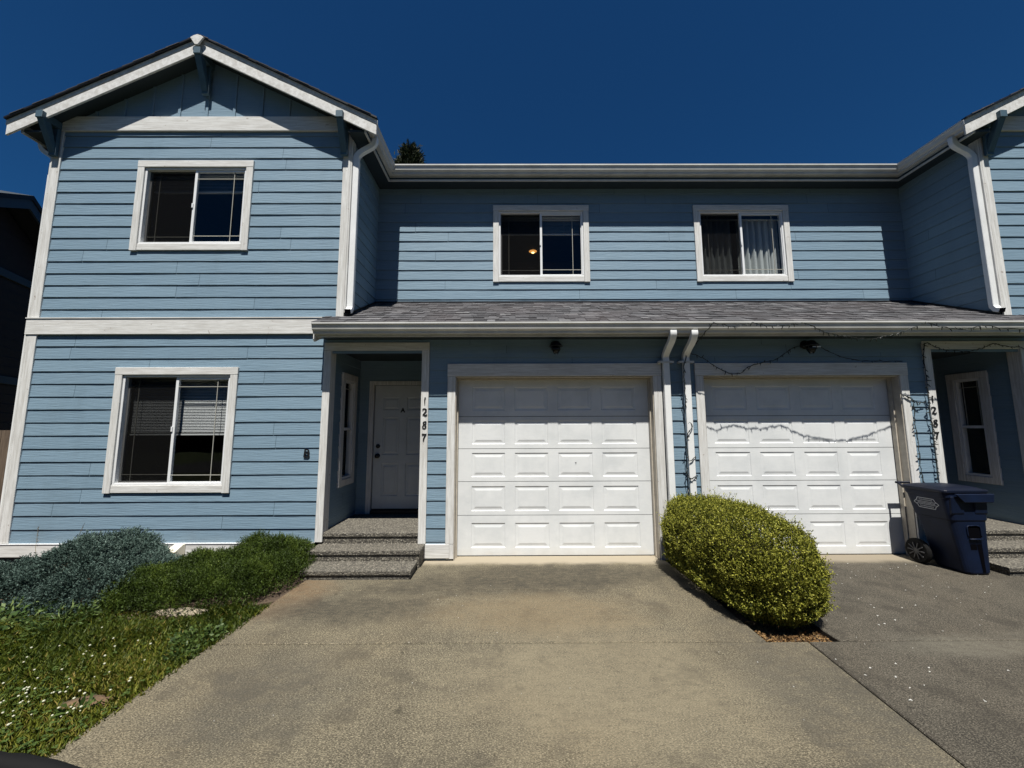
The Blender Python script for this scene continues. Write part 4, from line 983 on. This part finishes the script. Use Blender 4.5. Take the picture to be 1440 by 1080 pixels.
# young shoots standing off the surface
ns = 4200; P, nr = hedge_pts(ns, np.zeros(ns)); ns = len(P); up = unit(nr*.6+np.array([0, 0, .9])+RNG.normal(size=(ns, 3))*.25)
Ls = RNG.uniform(.02, .06, ns)*np.where(RNG.random(ns) < .10, 1.9, 1)
k = 7; tt = np.linspace(.15, 1, k)
PP = (P[:, None]+up[:, None]*Ls[:, None, None]*tt[None, :, None]).reshape(-1, 3); DD = (up[:, None]*.8+RNG.normal(size=(ns, k, 3))*.65).reshape(-1, 3)
leaves('new_shoots', PP, DD, .015, .0085, .55+RNG.normal(size=len(PP))*.18, M_BOX, hd)
mb = MB(); Rr = []  # smooth dark core put inside the leaves in place of inner shade
for a in np.linspace(-.5*math.pi+.12, .5*math.pi-.12, 12):
    c_ = abs(math.cos(a))**.5; z = HC[2]+.02+math.sin(a)*(HR[2]-.17)
    Rr.append([(HC[0]-.03+math.copysign(abs(math.cos(t))**.6, math.cos(t))*c_*(HR[0]-.16), HC[1]+math.copysign(abs(math.sin(t))**.6, math.sin(t))*c_*(HR[1]-.15), max(z, -.04)) for t in np.linspace(0, 2*math.pi, 25)[:-1]])
mb.rings(Rr); mb.build('dark_core', M_TWIG_CORE, hd)
# leaf litter at its foot
nl = 1500; P = np.stack([RNG.uniform(1.80, 2.29, nl), RNG.uniform(-1.68, -1.35, nl), np.full(nl, -.042)+RNG.uniform(0, .02, nl)], 1)
tag(leaves('leaf_litter', P, RNG.normal(size=(nl, 3))*np.array([1, 1, .3]), .022, .013, RNG.random(nl), M_MULCH), 'brown dead leaves lying under the front of the hedge', 'leaf litter', kind='stuff')

# low mounds
def mound(name, label, blobs, n, mat, sprig, k, L, W, spread, droop, tonef, hfreq=9, amp=.05, group=None):
    amp *= 1.25
    r = empty(name, (blobs[0][0], blobs[0][1], 0), label, 'shrub')
    areas = np.array([b_[2]*b_[3] for b_ in blobs]); cnt = (n*areas/areas.sum()).astype(int); PP, NN = [], []
    for (cx, cy_, rx, ry, h), m_ in zip(blobs, cnt):
        a = RNG.uniform(0, 2*np.pi, m_); q = RNG.random(m_)**.5*1.0
        x = cx+rx*q*np.cos(a); y_ = cy_+ry*q*np.sin(a); z = h*(1-q**2.4)**.75
        nx_ = np.stack([np.cos(a)*q**1.5/rx, np.sin(a)*q**1.5/ry, np.full(m_, .55/h)*(1.05-q)], 1); PP.append(np.stack([x, y_, z], 1)); NN.append(unit(nx_))
    P = np.concatenate(PP); Nn = np.concatenate(NN)
    P[:, 2] += (vnoise(P*[1, 1, .2], hfreq, 5)*amp+vnoise(P, hfreq*2.6, 6)*amp*.5)*np.clip(P[:, 2]*8, .15, 1)
    P[:, :2] += np.stack([vnoise(P, 6, 7), vnoise(P, 6, 9)], 1)*.04
    P -= Nn*(RNG.random(len(P))**1.5*.07)[:, None]; P[:, 2] = np.maximum(P[:, 2], .004)
    ax = unit(Nn*spread+np.array([0, 0, droop])+RNG.normal(size=P.shape)*.42); Ls = RNG.uniform(.6, 1.3, len(P))*sprig
    tt = np.linspace(.1, 1, k); base_t = tonef(P)
    Q = (P[:, None]+ax[:, None]*Ls[:, None, None]*tt[None, :, None]).reshape(-1, 3)
    Dd = (ax[:, None]*1.0+RNG.normal(size=(len(P), k, 3))*.55).reshape(-1, 3)
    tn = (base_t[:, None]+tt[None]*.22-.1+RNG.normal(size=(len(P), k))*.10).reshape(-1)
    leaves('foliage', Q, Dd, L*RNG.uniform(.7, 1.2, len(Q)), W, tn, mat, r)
    mb = MB()
    for i in range(26):
        cx, cy_, rx, ry, h = random.choice(blobs); a = random.uniform(0, 6.28); q = random.uniform(.3, .8)
        mb.tube([(cx, cy_, .0), (cx+rx*q*.5*math.cos(a), cy_+ry*q*.5*math.sin(a), h*.45), (cx+rx*q*math.cos(a), cy_+ry*q*math.sin(a), h*.6*(1-q*q))], [.008, .006, .003], 5)
    mb.build('stem', M_TWIG_CORE, r)
    return r
mound('juniper_shrub', 'spreading blue-grey juniper under the left window of the wing',
      [(-4.05, -.66, .66, .55, .37), (-3.72, -.84, .50, .48, .25), (-4.62, -.98, .62, .46, .21), (-3.42, -.50, .30, .28, .12), (-5.20, -1.12, .62, .32, .12), (-4.1, -.34, .40, .26, .38)],
      20000, M_JUN, .062, 9, .020, .0085, .8, .55, lambda P: .42+.25*vnoise(P, 10, 21))
mound('heather_shrub', 'low dark green needle-leaved shrub beside the front steps, touching the driveway',
      [(-2.62, -.42, .46, .42, .28), (-2.98, -.65, .48, .46, .24), (-2.40, -.32, .32, .34, .31), (-2.72, -.92, .54, .38, .22), (-3.15, -.90, .44, .36, .20), (-2.34, -.68, .31, .40, .24), (-2.75, -.22, .32, .2, .30)],
      26000, M_YEW, .055, 9, .018, .0055, .45, 1.0, lambda P: .40+.26*vnoise(P, 9, 22), 10, .035)

# lawn grass ---------------------------------------------------------------
def in_lawn(x, y):
    top = -1.06-.07*np.sin(x*2.3)-.06*np.sin(x*5.1+1)-.12*np.clip(-x-3.4, 0, 3)*.5
    top = np.where(x > -3.0, -1.10-.35*np.clip((x+2.9)/.8, 0, 1)*0, top)
    return (x < edge(y)+.035) & (y < top)
def dry(x, y): return np.clip(.5+.5*np.sin(x*1.9+.5)*np.sin(y*2.7+2)+.4*np.sin(x*4.7+y*3.1), 0, 1)
n = 150000
x = RNG.uniform(-6.9, -2.0, n); y = -1.0-RNG.random(n)**.9*2.7
bare = ((x+2.36)/.14)**2+((y+2.235)/.065)**2 < .55+.45*np.sin(x*60)*np.sin(y*75)+.35
bare2 = ((x+2.70)/.22)**2+((y+1.22)/.05)**2 < 1.0
ok = in_lawn(x, y) & ~bare & ~bare2; x, y = x[ok], y[ok]; n = len(x)
dr = dry(x, y); Hh = RNG.uniform(.028, .062, n)*(1-.25*dr)+.022*np.clip(np.sin(x*6)*np.sin(y*7), 0, 1)
z = lawn_z(x, y); az = RNG.uniform(0, 6.28, n); lean = RNG.uniform(.05, .8, n)
Bs = np.stack([x, y, z], 1); w = RNG.uniform(.0022, .0042, n); sd = np.stack([-np.sin(az), np.cos(az), np.zeros(n)], 1)*w[:, None]
fw = np.stack([np.cos(az)*lean, np.sin(az)*lean, np.ones(n)], 1)
mid = Bs+fw*Hh[:, None]*[.45, .45, .6]; tip = Bs+fw*Hh[:, None]*[1.25, 1.25, .95]
V = np.stack([Bs-sd, Bs+sd, mid+sd*.8, tip, mid-sd*.8], 1).reshape(-1, 3)
tn = .30+.28*dr+RNG.normal(size=n)*.16+(RNG.random(n) < .05*dr+.015)*.6
tag(np_mesh('lawn_grass', V, np.arange(5*n).reshape(n, 5), tn, M_GRASS), 'green lawn grass with yellowing patches left of the driveway', 'grass', kind='stuff')
# clover leaves and blooms
def clover_density(x, y): return np.clip(.35+.8*np.sin(x*1.4+5.0)*np.sin(y*1.9+1.2)+.3*np.sin(x*3.7-y*2.2), 0, 1)
n = 9000; x = RNG.uniform(-6.4, -2.1, n); y = RNG.uniform(-3.6, -1.15, n)
ok = in_lawn(x, y) & (RNG.random(n) < clover_density(x, y)+.12) & ~(((x+2.36)/.15)**2+((y+2.235)/.07)**2 < 1); x, y = x[ok], y[ok]; n = len(x)
hz = lawn_z(x, y)+RNG.uniform(.02, .045, n); az = RNG.uniform(0, 6.28, n); PP, DD = [], []
for k in range(3):
    a = az+k*2.094; PP.append(np.stack([x, y, hz], 1)); DD.append(np.stack([np.cos(a), np.sin(a), RNG.uniform(.05, .3, n)], 1))
PP, DD = np.concatenate(PP), np.concatenate(DD)
tag(leaves('clover_leaves', PP, DD, .015, .014, RNG.random(len(PP)), M_CLOV, flat=np.tile(np.array([[0, 0, 1.]]), (len(PP), 1))), 'three-lobed clover leaves mixed into the lawn', 'clover', kind='stuff')
ico = []
import bmesh
bm = bmesh.new(); bmesh.ops.create_icosphere(bm, subdivisions=1, radius=1); IV = np.array([v.co[:] for v in bm.verts]); IF = np.array([[v.index for v in f.verts] for f in bm.faces]); bm.free()
n = 2000; x = RNG.uniform(-5.6, -2.2, n); y = RNG.uniform(-2.95, -1.25, n)
dens = np.clip(1.15-((x+3.15)/.9)**2*.5-((y+2.25)/.6)**2, .03, 1)*np.clip(.45+clover_density(x, y), 0, 1)
ok = in_lawn(x+.08, y) & (RNG.random(n) < dens*.55); x, y = x[ok], y[ok]; n = len(x)
VV = (IV[None]*RNG.uniform(.004, .0078, (n, 1, 1))*[1, 1, .85]+np.stack([x, y, lawn_z(x, y)+RNG.uniform(.05, .075, n)], 1)[:, None]).reshape(-1, 3)
FF = (IF[None]+np.arange(n)[:, None, None]*len(IV)).reshape(-1, 3)
tag(np_mesh('clover_blooms', VV, FF, np.full(len(FF), .5), M_FLOWER), 'small white clover blooms scattered over the lawn', 'clover blooms', kind='stuff')
# petals blown on to the right drive and the near drive
pts = [[3.026, -1.031], [3.027, -1.143], [3.007, -1.193], [2.905, -1.329], [2.974, -1.399], [2.779, -1.47], [2.836, -1.454], [3.387, -1.159], [3.231, -1.204], [2.093, -1.901], [2.233, -1.992], [2.136, -2.061], [2.431, -1.95], [2.303, -2.079], [2.594, -1.991], [2.559, -2.03], [2.394, -2.152], [2.288, -2.175], [2.188, -2.275], [2.587, -2.284], [1.572, -1.926], [1.63, -2.16], [1.384, -1.81]]
mb = MB(); rn = random.Random(9)
for i in range(110): pts.append([rn.uniform(2.4, 5.6), rn.triangular(-2.2, -.05, -.5)])
for i in range(26): pts.append([rn.uniform(-1.6, 1.6), rn.uniform(-2.6, -.6)])
for i, (px_, py_) in enumerate(pts):
    if i > 22 and 1.7 < px_ < 2.4 and py_ > -1.75: continue
    r_ = rn.uniform(.004, .0085) if i < 23 else rn.uniform(.002, .0055)
    if px_ < 1.9: r_ *= .6
    a = rn.uniform(0, 3.14); ql = []
    for k in range(6):
        t = k*math.pi/3; u, v_ = r_*math.cos(t)*1.4, r_*math.sin(t)*.8; ql.append((px_+u*math.cos(a)-v_*math.sin(a), py_+u*math.sin(a)+v_*math.cos(a), .003+.003*math.sin(t*2+i)))
    mb.face(ql)
tag(mb.build('fallen_petals', M_PETAL), 'white petals scattered over the driveways', 'petals', kind='stuff')

# weeds --------------------------------------------------------------------
def weed(x, y, r_, n, label, L=.030, W=.017, mat=None, hgt=.05):
    w_ = empty('weed', (x, y, -.02), label, 'weed', 'broad-leaved weeds along the lawn')
    a = RNG.uniform(0, 6.28, n); q = RNG.random(n)**.6*r_
    P = np.stack([x+q*np.cos(a), y+q*np.sin(a), -.015+RNG.random(n)*hgt], 1)
    Dd = np.stack([np.cos(a), np.sin(a), RNG.uniform(.1, 1.0, n)], 1)+RNG.normal(size=(n, 3))*.4
    leaves('foliage', P, Dd, L*RNG.uniform(.6, 1.2, n), W*RNG.uniform(.7, 1.2, n), RNG.random(n), mat or M_CLOV, w_, .15)
    mb = MB()
    for k in range(7):
        t = random.uniform(0, 6.28); mb.tube([(x, y, -.02), (x+r_*.5*math.cos(t), y+r_*.5*math.sin(t), hgt*.5)], .0025, 4)
    mb.build('stem', M_CLOV, w_)
weed(-2.24, -1.62, .16, 420, 'leafy weed clump spilling over the middle of the driveway edge', hgt=.07)
weed(-2.17, -1.83, .09, 150, 'smaller weed clump at the driveway edge, nearer than the big leafy one')
weed(-2.30, -1.08, .10, 60, 'weed sprig at the foot of the green shrub by the driveway corner', hgt=.10)
weed(-3.30, -1.22, .16, 110, 'light green weeds between the two shrubs at the lawn edge', hgt=.11)
weed(-3.95, -1.42, .30, 330, 'broad pale leaves in front of the blue juniper', .060, .024, M_PALE, hgt=.12)
weed(-4.75, -1.50, .50, 700, 'weedy leaves at the far left end of the juniper', .060, .022, M_PALE, hgt=.17)
weed(-3.50, -1.36, .20, 240, 'grassy green tuft between the juniper and the pale flat stone', .07, .010, M_PALE, hgt=.09)
weed(-2.32, -2.30, .05, 16, 'single flat weed by the bare soil patch at the driveway edge', .055, .02)
# seed stalks standing against the wall
def stalk(base, top, label):
    s_ = empty('grass_stalk', base, label, 'grass stalk', 'tall dry stalks by the wing wall'); b_, t_ = Vector(base), Vector(top)
    mid_ = (b_+t_)/2+Vector((-.02, 0, .01)); mb = MB(); mb.tube([b_, mid_, t_], [.0022, .0018, .001], 5); mb.build('stem', M_STRAW, s_)
    n_ = 26; P = np.array([list(b_.lerp(t_, u)) for u in np.linspace(.55, 1, n_)]); d_ = np.array(list(t_-b_))[None]+RNG.normal(size=(n_, 3))*.12
    leaves('seed_head', P, d_, .016, .005, RNG.random(n_), M_MULCH, s_)
for i, (b_, t_, lb) in enumerate([((-4.99, -.3, .0), (-5.03, -.3, .46), 'dry seed stalk nearest the left corner of the house'), ((-4.70, -.3, .0), (-4.545, -.3, .49), 'tall dry stalk leaning right, second from the corner'),
                                  ((-4.56, -.3, .05), (-4.36, -.3, .41), 'dry stalk leaning right above the juniper, middle one'), ((-4.40, -.3, .1), (-4.06, -.3, .345), 'low dry stalk lying over the top of the juniper')]): stalk(b_, t_, lb)
# flat stone in front of the shrubs
mb = MB(); rn = random.Random(2)
rg = [[(-2.70+.215*math.cos(t)*s_*(1+.12*math.sin(3*t)), -1.205+.050*math.sin(t)*s_*(1+.2*math.cos(4*t)), z) for t in np.linspace(0, 2*math.pi, 19)[:-1]] for s_, z in ((1, -.03), (1.03, .0), (.9, .014), (.5, .018))]
mb.rings(rg); tag(mb.build('flat_stone', simple('pale_rough_stone', (.33, .28, .20), .95, nz=.35, nscale=40, bmp=.006, bscale=50), smooth=True), 'pale flat stone edging in front of the dark green shrub', 'stone')
mb = MB(); rg = [[(-2.35+.15*math.cos(t)*s_*(1+.15*math.sin(2*t)), -2.235+.075*math.sin(t)*s_, z) for t in np.linspace(0, 2*math.pi, 17)[:-1]] for s_, z in ((1, -.035), (.8, -.008), (.4, .0))]
mb.rings(rg); structure('bare_soil', mb, simple('brown_soil', (.13, .082, .045), 1, nz=.35, nscale=30, bmp=.01, bscale=60), smooth=True)

# ------------------------------------------------------------------ conifer behind the roof
tr = empty('conifer_tree', (-5.2, 14, 0), 'dark conifer whose top shows above the roof beside the left gable', 'tree')
mb = MB(); mb.tube([(-5.2, 14, -.1), (-5.2, 14, 8), (-5.15, 14, 16)], [.38, .22, .03], 10); mb.build('trunk', M_TWIG_CORE, tr)
PP, DD = [], []
for i in range(520):
    h = 2.5+13.1*random.random()**.8; a = random.uniform(0, 6.28); R_ = (16.4-h)*.30+.12; L_ = R_*random.uniform(.7, 1.1)
    m_ = int(60+L_*70); t = RNG.random(m_)
    p0 = np.array([-5.2, 14, h]); dirv = np.array([math.cos(a), math.sin(a), .35 if h > 12 else -.05])
    q = p0+dirv*L_*t[:, None]+RNG.normal(size=(m_, 3))*.07; q[:, 2] += .25*t**2
    PP.append(q); DD.append(dirv+np.array([0, 0, .6])+RNG.normal(size=(m_, 3))*.5)
for (lx, lz) in ((-5.42, 16.0), (-4.98, 16.05), (-5.75, 15.3), (-4.72, 15.35), (-5.2, 15.8), (-4.5, 14.9)):
    m_ = 420; t = RNG.random(m_); rr_ = (.26*(1-t)+.03)
    q = np.stack([lx+RNG.normal(size=m_)*rr_*.55, 14+RNG.normal(size=m_)*rr_, lz-1.3+1.35*t], 1); PP.append(q); DD.append(np.array([0, 0, 1.])+RNG.normal(size=(m_, 3))*.4)
PP, DD = np.concatenate(PP), np.concatenate(DD)
leaves('crown', PP, DD, RNG.uniform(.14, .26, len(PP)), .05, .35+RNG.normal(size=len(PP))*.2+(RNG.random(len(PP)) < .08)*.45, M_CONIF, tr)

# trees added behind the viewer to block low sky; seen only in glass
n = 60000; x = RNG.uniform(-60, 60, n); hh = 10+2.6*np.sin(x*.31)+1.8*np.sin(x*.83+1)+1.2*np.sin(x*2.1)
q = RNG.random(n); z = q*hh; y = -27+RNG.normal(size=n)*1.6*(1.15-q)-3*np.sin(x*.13)**2
tag(leaves('sky_block_trees', np.stack([x, y, z], 1), RNG.normal(size=(n, 3))+np.array([0, 0, .5]), RNG.uniform(.7, 1.5, n), .8, RNG.random(n)*.6, M_CONIF), 'added belt of trees beyond the street, blocking low sky behind the viewer', 'trees', kind='stuff')

# ------------------------------------------------------------------ neighbour house and fence
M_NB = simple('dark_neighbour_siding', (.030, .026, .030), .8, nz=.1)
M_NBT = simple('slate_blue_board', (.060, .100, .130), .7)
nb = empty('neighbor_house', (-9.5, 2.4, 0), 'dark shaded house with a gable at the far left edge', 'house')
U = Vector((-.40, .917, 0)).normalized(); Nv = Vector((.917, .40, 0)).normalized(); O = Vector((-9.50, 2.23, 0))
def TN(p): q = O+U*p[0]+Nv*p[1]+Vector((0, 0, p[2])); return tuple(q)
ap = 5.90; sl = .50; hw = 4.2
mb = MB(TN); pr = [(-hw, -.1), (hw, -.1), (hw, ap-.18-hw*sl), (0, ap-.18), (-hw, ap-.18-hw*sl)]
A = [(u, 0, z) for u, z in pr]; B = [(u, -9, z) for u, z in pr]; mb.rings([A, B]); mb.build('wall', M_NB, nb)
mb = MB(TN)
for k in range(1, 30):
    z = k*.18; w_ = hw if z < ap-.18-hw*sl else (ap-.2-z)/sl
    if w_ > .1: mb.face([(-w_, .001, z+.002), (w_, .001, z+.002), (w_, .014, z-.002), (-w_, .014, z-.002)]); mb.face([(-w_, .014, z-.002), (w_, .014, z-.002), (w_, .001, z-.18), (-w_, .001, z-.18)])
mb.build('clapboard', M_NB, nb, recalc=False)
for sg in (-1, 1):
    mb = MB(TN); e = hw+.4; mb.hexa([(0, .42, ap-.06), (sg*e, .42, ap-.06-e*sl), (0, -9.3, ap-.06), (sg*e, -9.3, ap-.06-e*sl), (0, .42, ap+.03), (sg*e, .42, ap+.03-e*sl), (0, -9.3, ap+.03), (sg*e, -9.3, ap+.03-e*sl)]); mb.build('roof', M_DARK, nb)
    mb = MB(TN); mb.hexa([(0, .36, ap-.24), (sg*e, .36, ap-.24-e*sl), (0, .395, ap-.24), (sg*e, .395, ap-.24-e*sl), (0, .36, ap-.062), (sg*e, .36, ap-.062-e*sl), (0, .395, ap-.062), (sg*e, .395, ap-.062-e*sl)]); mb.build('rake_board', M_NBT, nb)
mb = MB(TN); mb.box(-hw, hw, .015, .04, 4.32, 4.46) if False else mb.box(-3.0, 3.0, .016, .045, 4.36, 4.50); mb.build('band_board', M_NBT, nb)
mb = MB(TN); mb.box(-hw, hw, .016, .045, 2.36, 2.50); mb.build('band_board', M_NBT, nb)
fc = empty('wooden_fence', (-7.6, 1.3, 0), 'weathered brown board fence between the two houses at the left edge', 'fence')
def mk_fence():
    m, nt, b, o = newmat('weathered_cedar'); g = noise(nt, 30, (1, 1, .08), 5, .7)
    c = ramp(nt, g, [(.3, (.05, .035, .025)), (.55, (.13, .095, .065)), (.75, (.22, .17, .12))]); c = mix(nt, mul(nt, attr(nt, 'tone'), .5), c, (.09, .06, .045))
    nt.links.new(c, b.inputs['Base Color']); b.inputs['Roughness'].default_value = .95; bump(nt, b, g, .004); return m
M_FEN = mk_fence()
mb = MB(); x = -5.88; rn = random.Random(4)
while x > -9.4:
    w_ = rn.uniform(.135, .145); mb.box(x-w_, x, 1.29, 1.31, 0, 1.475+rn.uniform(-.01, .01), tone=rn.random()); x -= w_+.006
mb.build('boards', M_FEN, fc)
mb = MB(); mb.box(-9.4, -5.88, 1.311, 1.35, .35, .44); mb.box(-9.4, -5.88, 1.311, 1.35, 1.2, 1.29); mb.build('rail', M_FEN, fc)
for x in (-5.95, -8.2): mb = MB(); mb.box(x-.05, x+.05, 1.351, 1.45, -.1, 1.45); mb.build('post', M_FEN, fc)

# ------------------------------------------------------------------ parked car whose nose just enters the frame
car = empty('parked_car', (-1.65, -5.9, 0), 'grey-blue car parked at the bottom left, only its rounded nose in view', 'car')
M_PAINT = simple('grey_blue_car_paint', (.20, .235, .28), .25, metal=.3, spec=.6)
M_CGL = simple('tinted_car_glass', (.02, .025, .03), .08)
Xc, Yn, HWc = -1.56, -3.762, .885
def section(yd, top, half, zb=.30, belly=.75):
    """half outline of the body at a distance yd behind the nose"""
    h_ = top; pts_ = [(0, h_), (half*.45, h_-.004), (half*.78, h_-.022), (half*.93, h_-.075), (half*1.0, h_-.22), (half*1.01, zb+.25), (half*.97, zb+.05), (half*.9, zb)]
    full = [(-x_, z_) for x_, z_ in reversed(pts_)]+pts_[1:]
    return [(Xc+x_, Yn-yd-(.0), z_) for x_, z_ in full]
mb = MB(); sec = [(.0, .83, .85), (.03, .885, .87), (.10, .905, .88), (.25, .925, .885), (.6, .965, .865), (1.0, .995, .885), (1.35, 1.01, .89), (2.2, 1.0, .90), (3.2, 1.0, .90), (3.9, 1.0, .885), (4.3, .97, .84), (4.5, .85, .74), (4.55, .70, .66)]
Rg = [section(*q) for q in sec]
for ring, q in zip(Rg, sec):        # nose and tail bow round in plan
    if q[0] < .3:
        for i_, (x_, y_, z_) in enumerate(ring): ring[i_] = (x_, y_-.05*((x_-Xc)/.85)**6*(1-q[0]/.3), z_)
mb.rings(Rg); mb.build('body', M_PAINT, car, smooth=True, bevel=0)
mb = MB(); cab = [(1.3, .99, .70), (1.95, 1.40, .60), (2.4, 1.45, .60), (3.2, 1.43, .59), (4.1, 1.0, .66)]
mb.rings([[(Xc-h_, Yn-yd, .97), (Xc-h_*.93, Yn-yd, z_-.03), (Xc-h_*.8, Yn-yd, z_), (Xc+h_*.8, Yn-yd, z_), (Xc+h_*.93, Yn-yd, z_-.03), (Xc+h_, Yn-yd, .97)] for yd, z_, h_ in cab]); mb.build('windows', M_CGL, car, smooth=False)
mb = MB(); mb.rings([[(Xc-h_, Yn-yd, z_), (Xc+h_, Yn-yd, z_), (Xc+h_, Yn-yd, z_+.02), (Xc-h_, Yn-yd, z_+.02)] for yd, z_, h_ in ((1.95, 1.405, .50), (2.4, 1.452, .52), (3.2, 1.435, .50))]); mb.build('roof', M_PAINT, car, bevel=.008)
# black seal strip along the leading edge of the bonnet
mb = MB(); mb.tube([(Xc+t*.84, Yn+.012-.05*(t*.84/.85)**6, .888-.035*abs(t)**3) for t in np.linspace(-1, 1, 25)], .016, 8); mb.build('bonnet_seal', M_TYRE, car, smooth=True)
mb = MB(); mb.box(Xc-.42, Xc+.42, Yn-.03, Yn+.006, .50, .66); mb.build('grille', M_BLACK, car, bevel=.01)
for sg in (-1, 1):
    mb = MB(); mb.lathe([(.0, .03), (.06, .028), (.09, .0), (.07, -.06)], (Xc+sg*.60, Yn-.075, .68), 18, 'y'); mb.build('headlight', simple('headlight_lens', (.6, .62, .65), .1), car, smooth=True)
    for yd in (.85, 3.55):
        mb = MB(); mb.lathe([(.20, -.10), (.30, -.105), (.325, -.08), (.325, .08), (.30, .105), (.20, .10)], (Xc+sg*.80, Yn-yd, .325), 28, 'x'); wh = mb.build('wheel', M_TYRE, car)
        mb = MB(); mb.lathe([(.0, .02), (.19, .0), (.20, .10*1)], (Xc+sg*.80, Yn-yd, .325), 20, 'x') if sg > 0 else mb.lathe([(.0, -.02), (.19, 0), (.20, -.10)], (Xc+sg*.80, Yn-yd, .325), 20, 'x'); mb.build('rim', simple('alloy_rim', (.5, .5, .52), .3, 1), wh)
    mb = MB(); mb.box(Xc+sg*.88, Xc+sg*1.04, Yn-1.68, Yn-1.60, 1.0, 1.12); mb.build('wing_mirror', M_PAINT, car, bevel=.02, seg=3)

# ------------------------------------------------------------------ light, sky, camera
ELEV, AZ = 66.2, 0.3            # sun stands behind the camera, a touch to its right
world = bpy.data.worlds.new('World'); SC.world = world; world.use_nodes = True
nt = world.node_tree; bg = nt.nodes['Background']; sky = nt.nodes.new('ShaderNodeTexSky'); sky.sky_type = 'NISHITA'; sky.sun_disc = False
sky.sun_elevation = rad(ELEV); sky.sun_rotation = rad(180-AZ); sky.altitude = 50; sky.air_density = 1.0; sky.dust_density = .15; sky.ozone_density = 5.0
nt.links.new(mix(nt, 1.0, sky.outputs[0], (.135, .44, .69), 'MULTIPLY'), bg.inputs[0]); bg.inputs[1].default_value = .05
sl_ = bpy.data.lights.new('sun', 'SUN'); sl_.energy = 5.0; sl_.angle = rad(.53); sl_.color = (1, .965, .90)
sn = bpy.data.objects.new('sun', sl_); COL.objects.link(sn)
e_, a_ = rad(ELEV), rad(AZ); dirv = Vector((math.sin(a_)*math.cos(e_), -math.cos(a_)*math.cos(e_), math.sin(e_)))
sn.rotation_euler = dirv.to_track_quat('Z', 'Y').to_euler(); sn.location = (0, -12, 20)
cd = bpy.data.cameras.new('camera'); cam = bpy.data.objects.new('camera', cd); COL.objects.link(cam)
cd.sensor_width = 36; cd.lens = 541*36/1440; cd.clip_start = .02; cd.clip_end = 500
pt, yw, rl = .1117, -.0039, -.0034
right = Vector((math.cos(yw), math.sin(yw), 0)); f0 = Vector((-math.sin(yw), math.cos(yw), 0)); u0 = Vector((0, 0, 1))
fwd = f0*math.cos(pt)+u0*math.sin(pt); up_ = u0*math.cos(pt)-f0*math.sin(pt)
r2 = right*math.cos(rl)+up_*math.sin(rl); u2 = up_*math.cos(rl)-right*math.sin(rl)
cam.matrix_world = Matrix(((r2.x, u2.x, -fwd.x, 0), (r2.y, u2.y, -fwd.y, -4.5558), (r2.z, u2.z, -fwd.z, 1.4967), (0, 0, 0, 1)))
SC.camera = cam
SC.view_settings.view_transform = 'Standard'; SC.view_settings.look = 'None'; SC.view_settings.gamma = 1; SC.view_settings.exposure = .52
SC.cycles.max_bounces = 6; SC.cycles.diffuse_bounces = 1; SC.cycles.transparent_max_bounces = 12
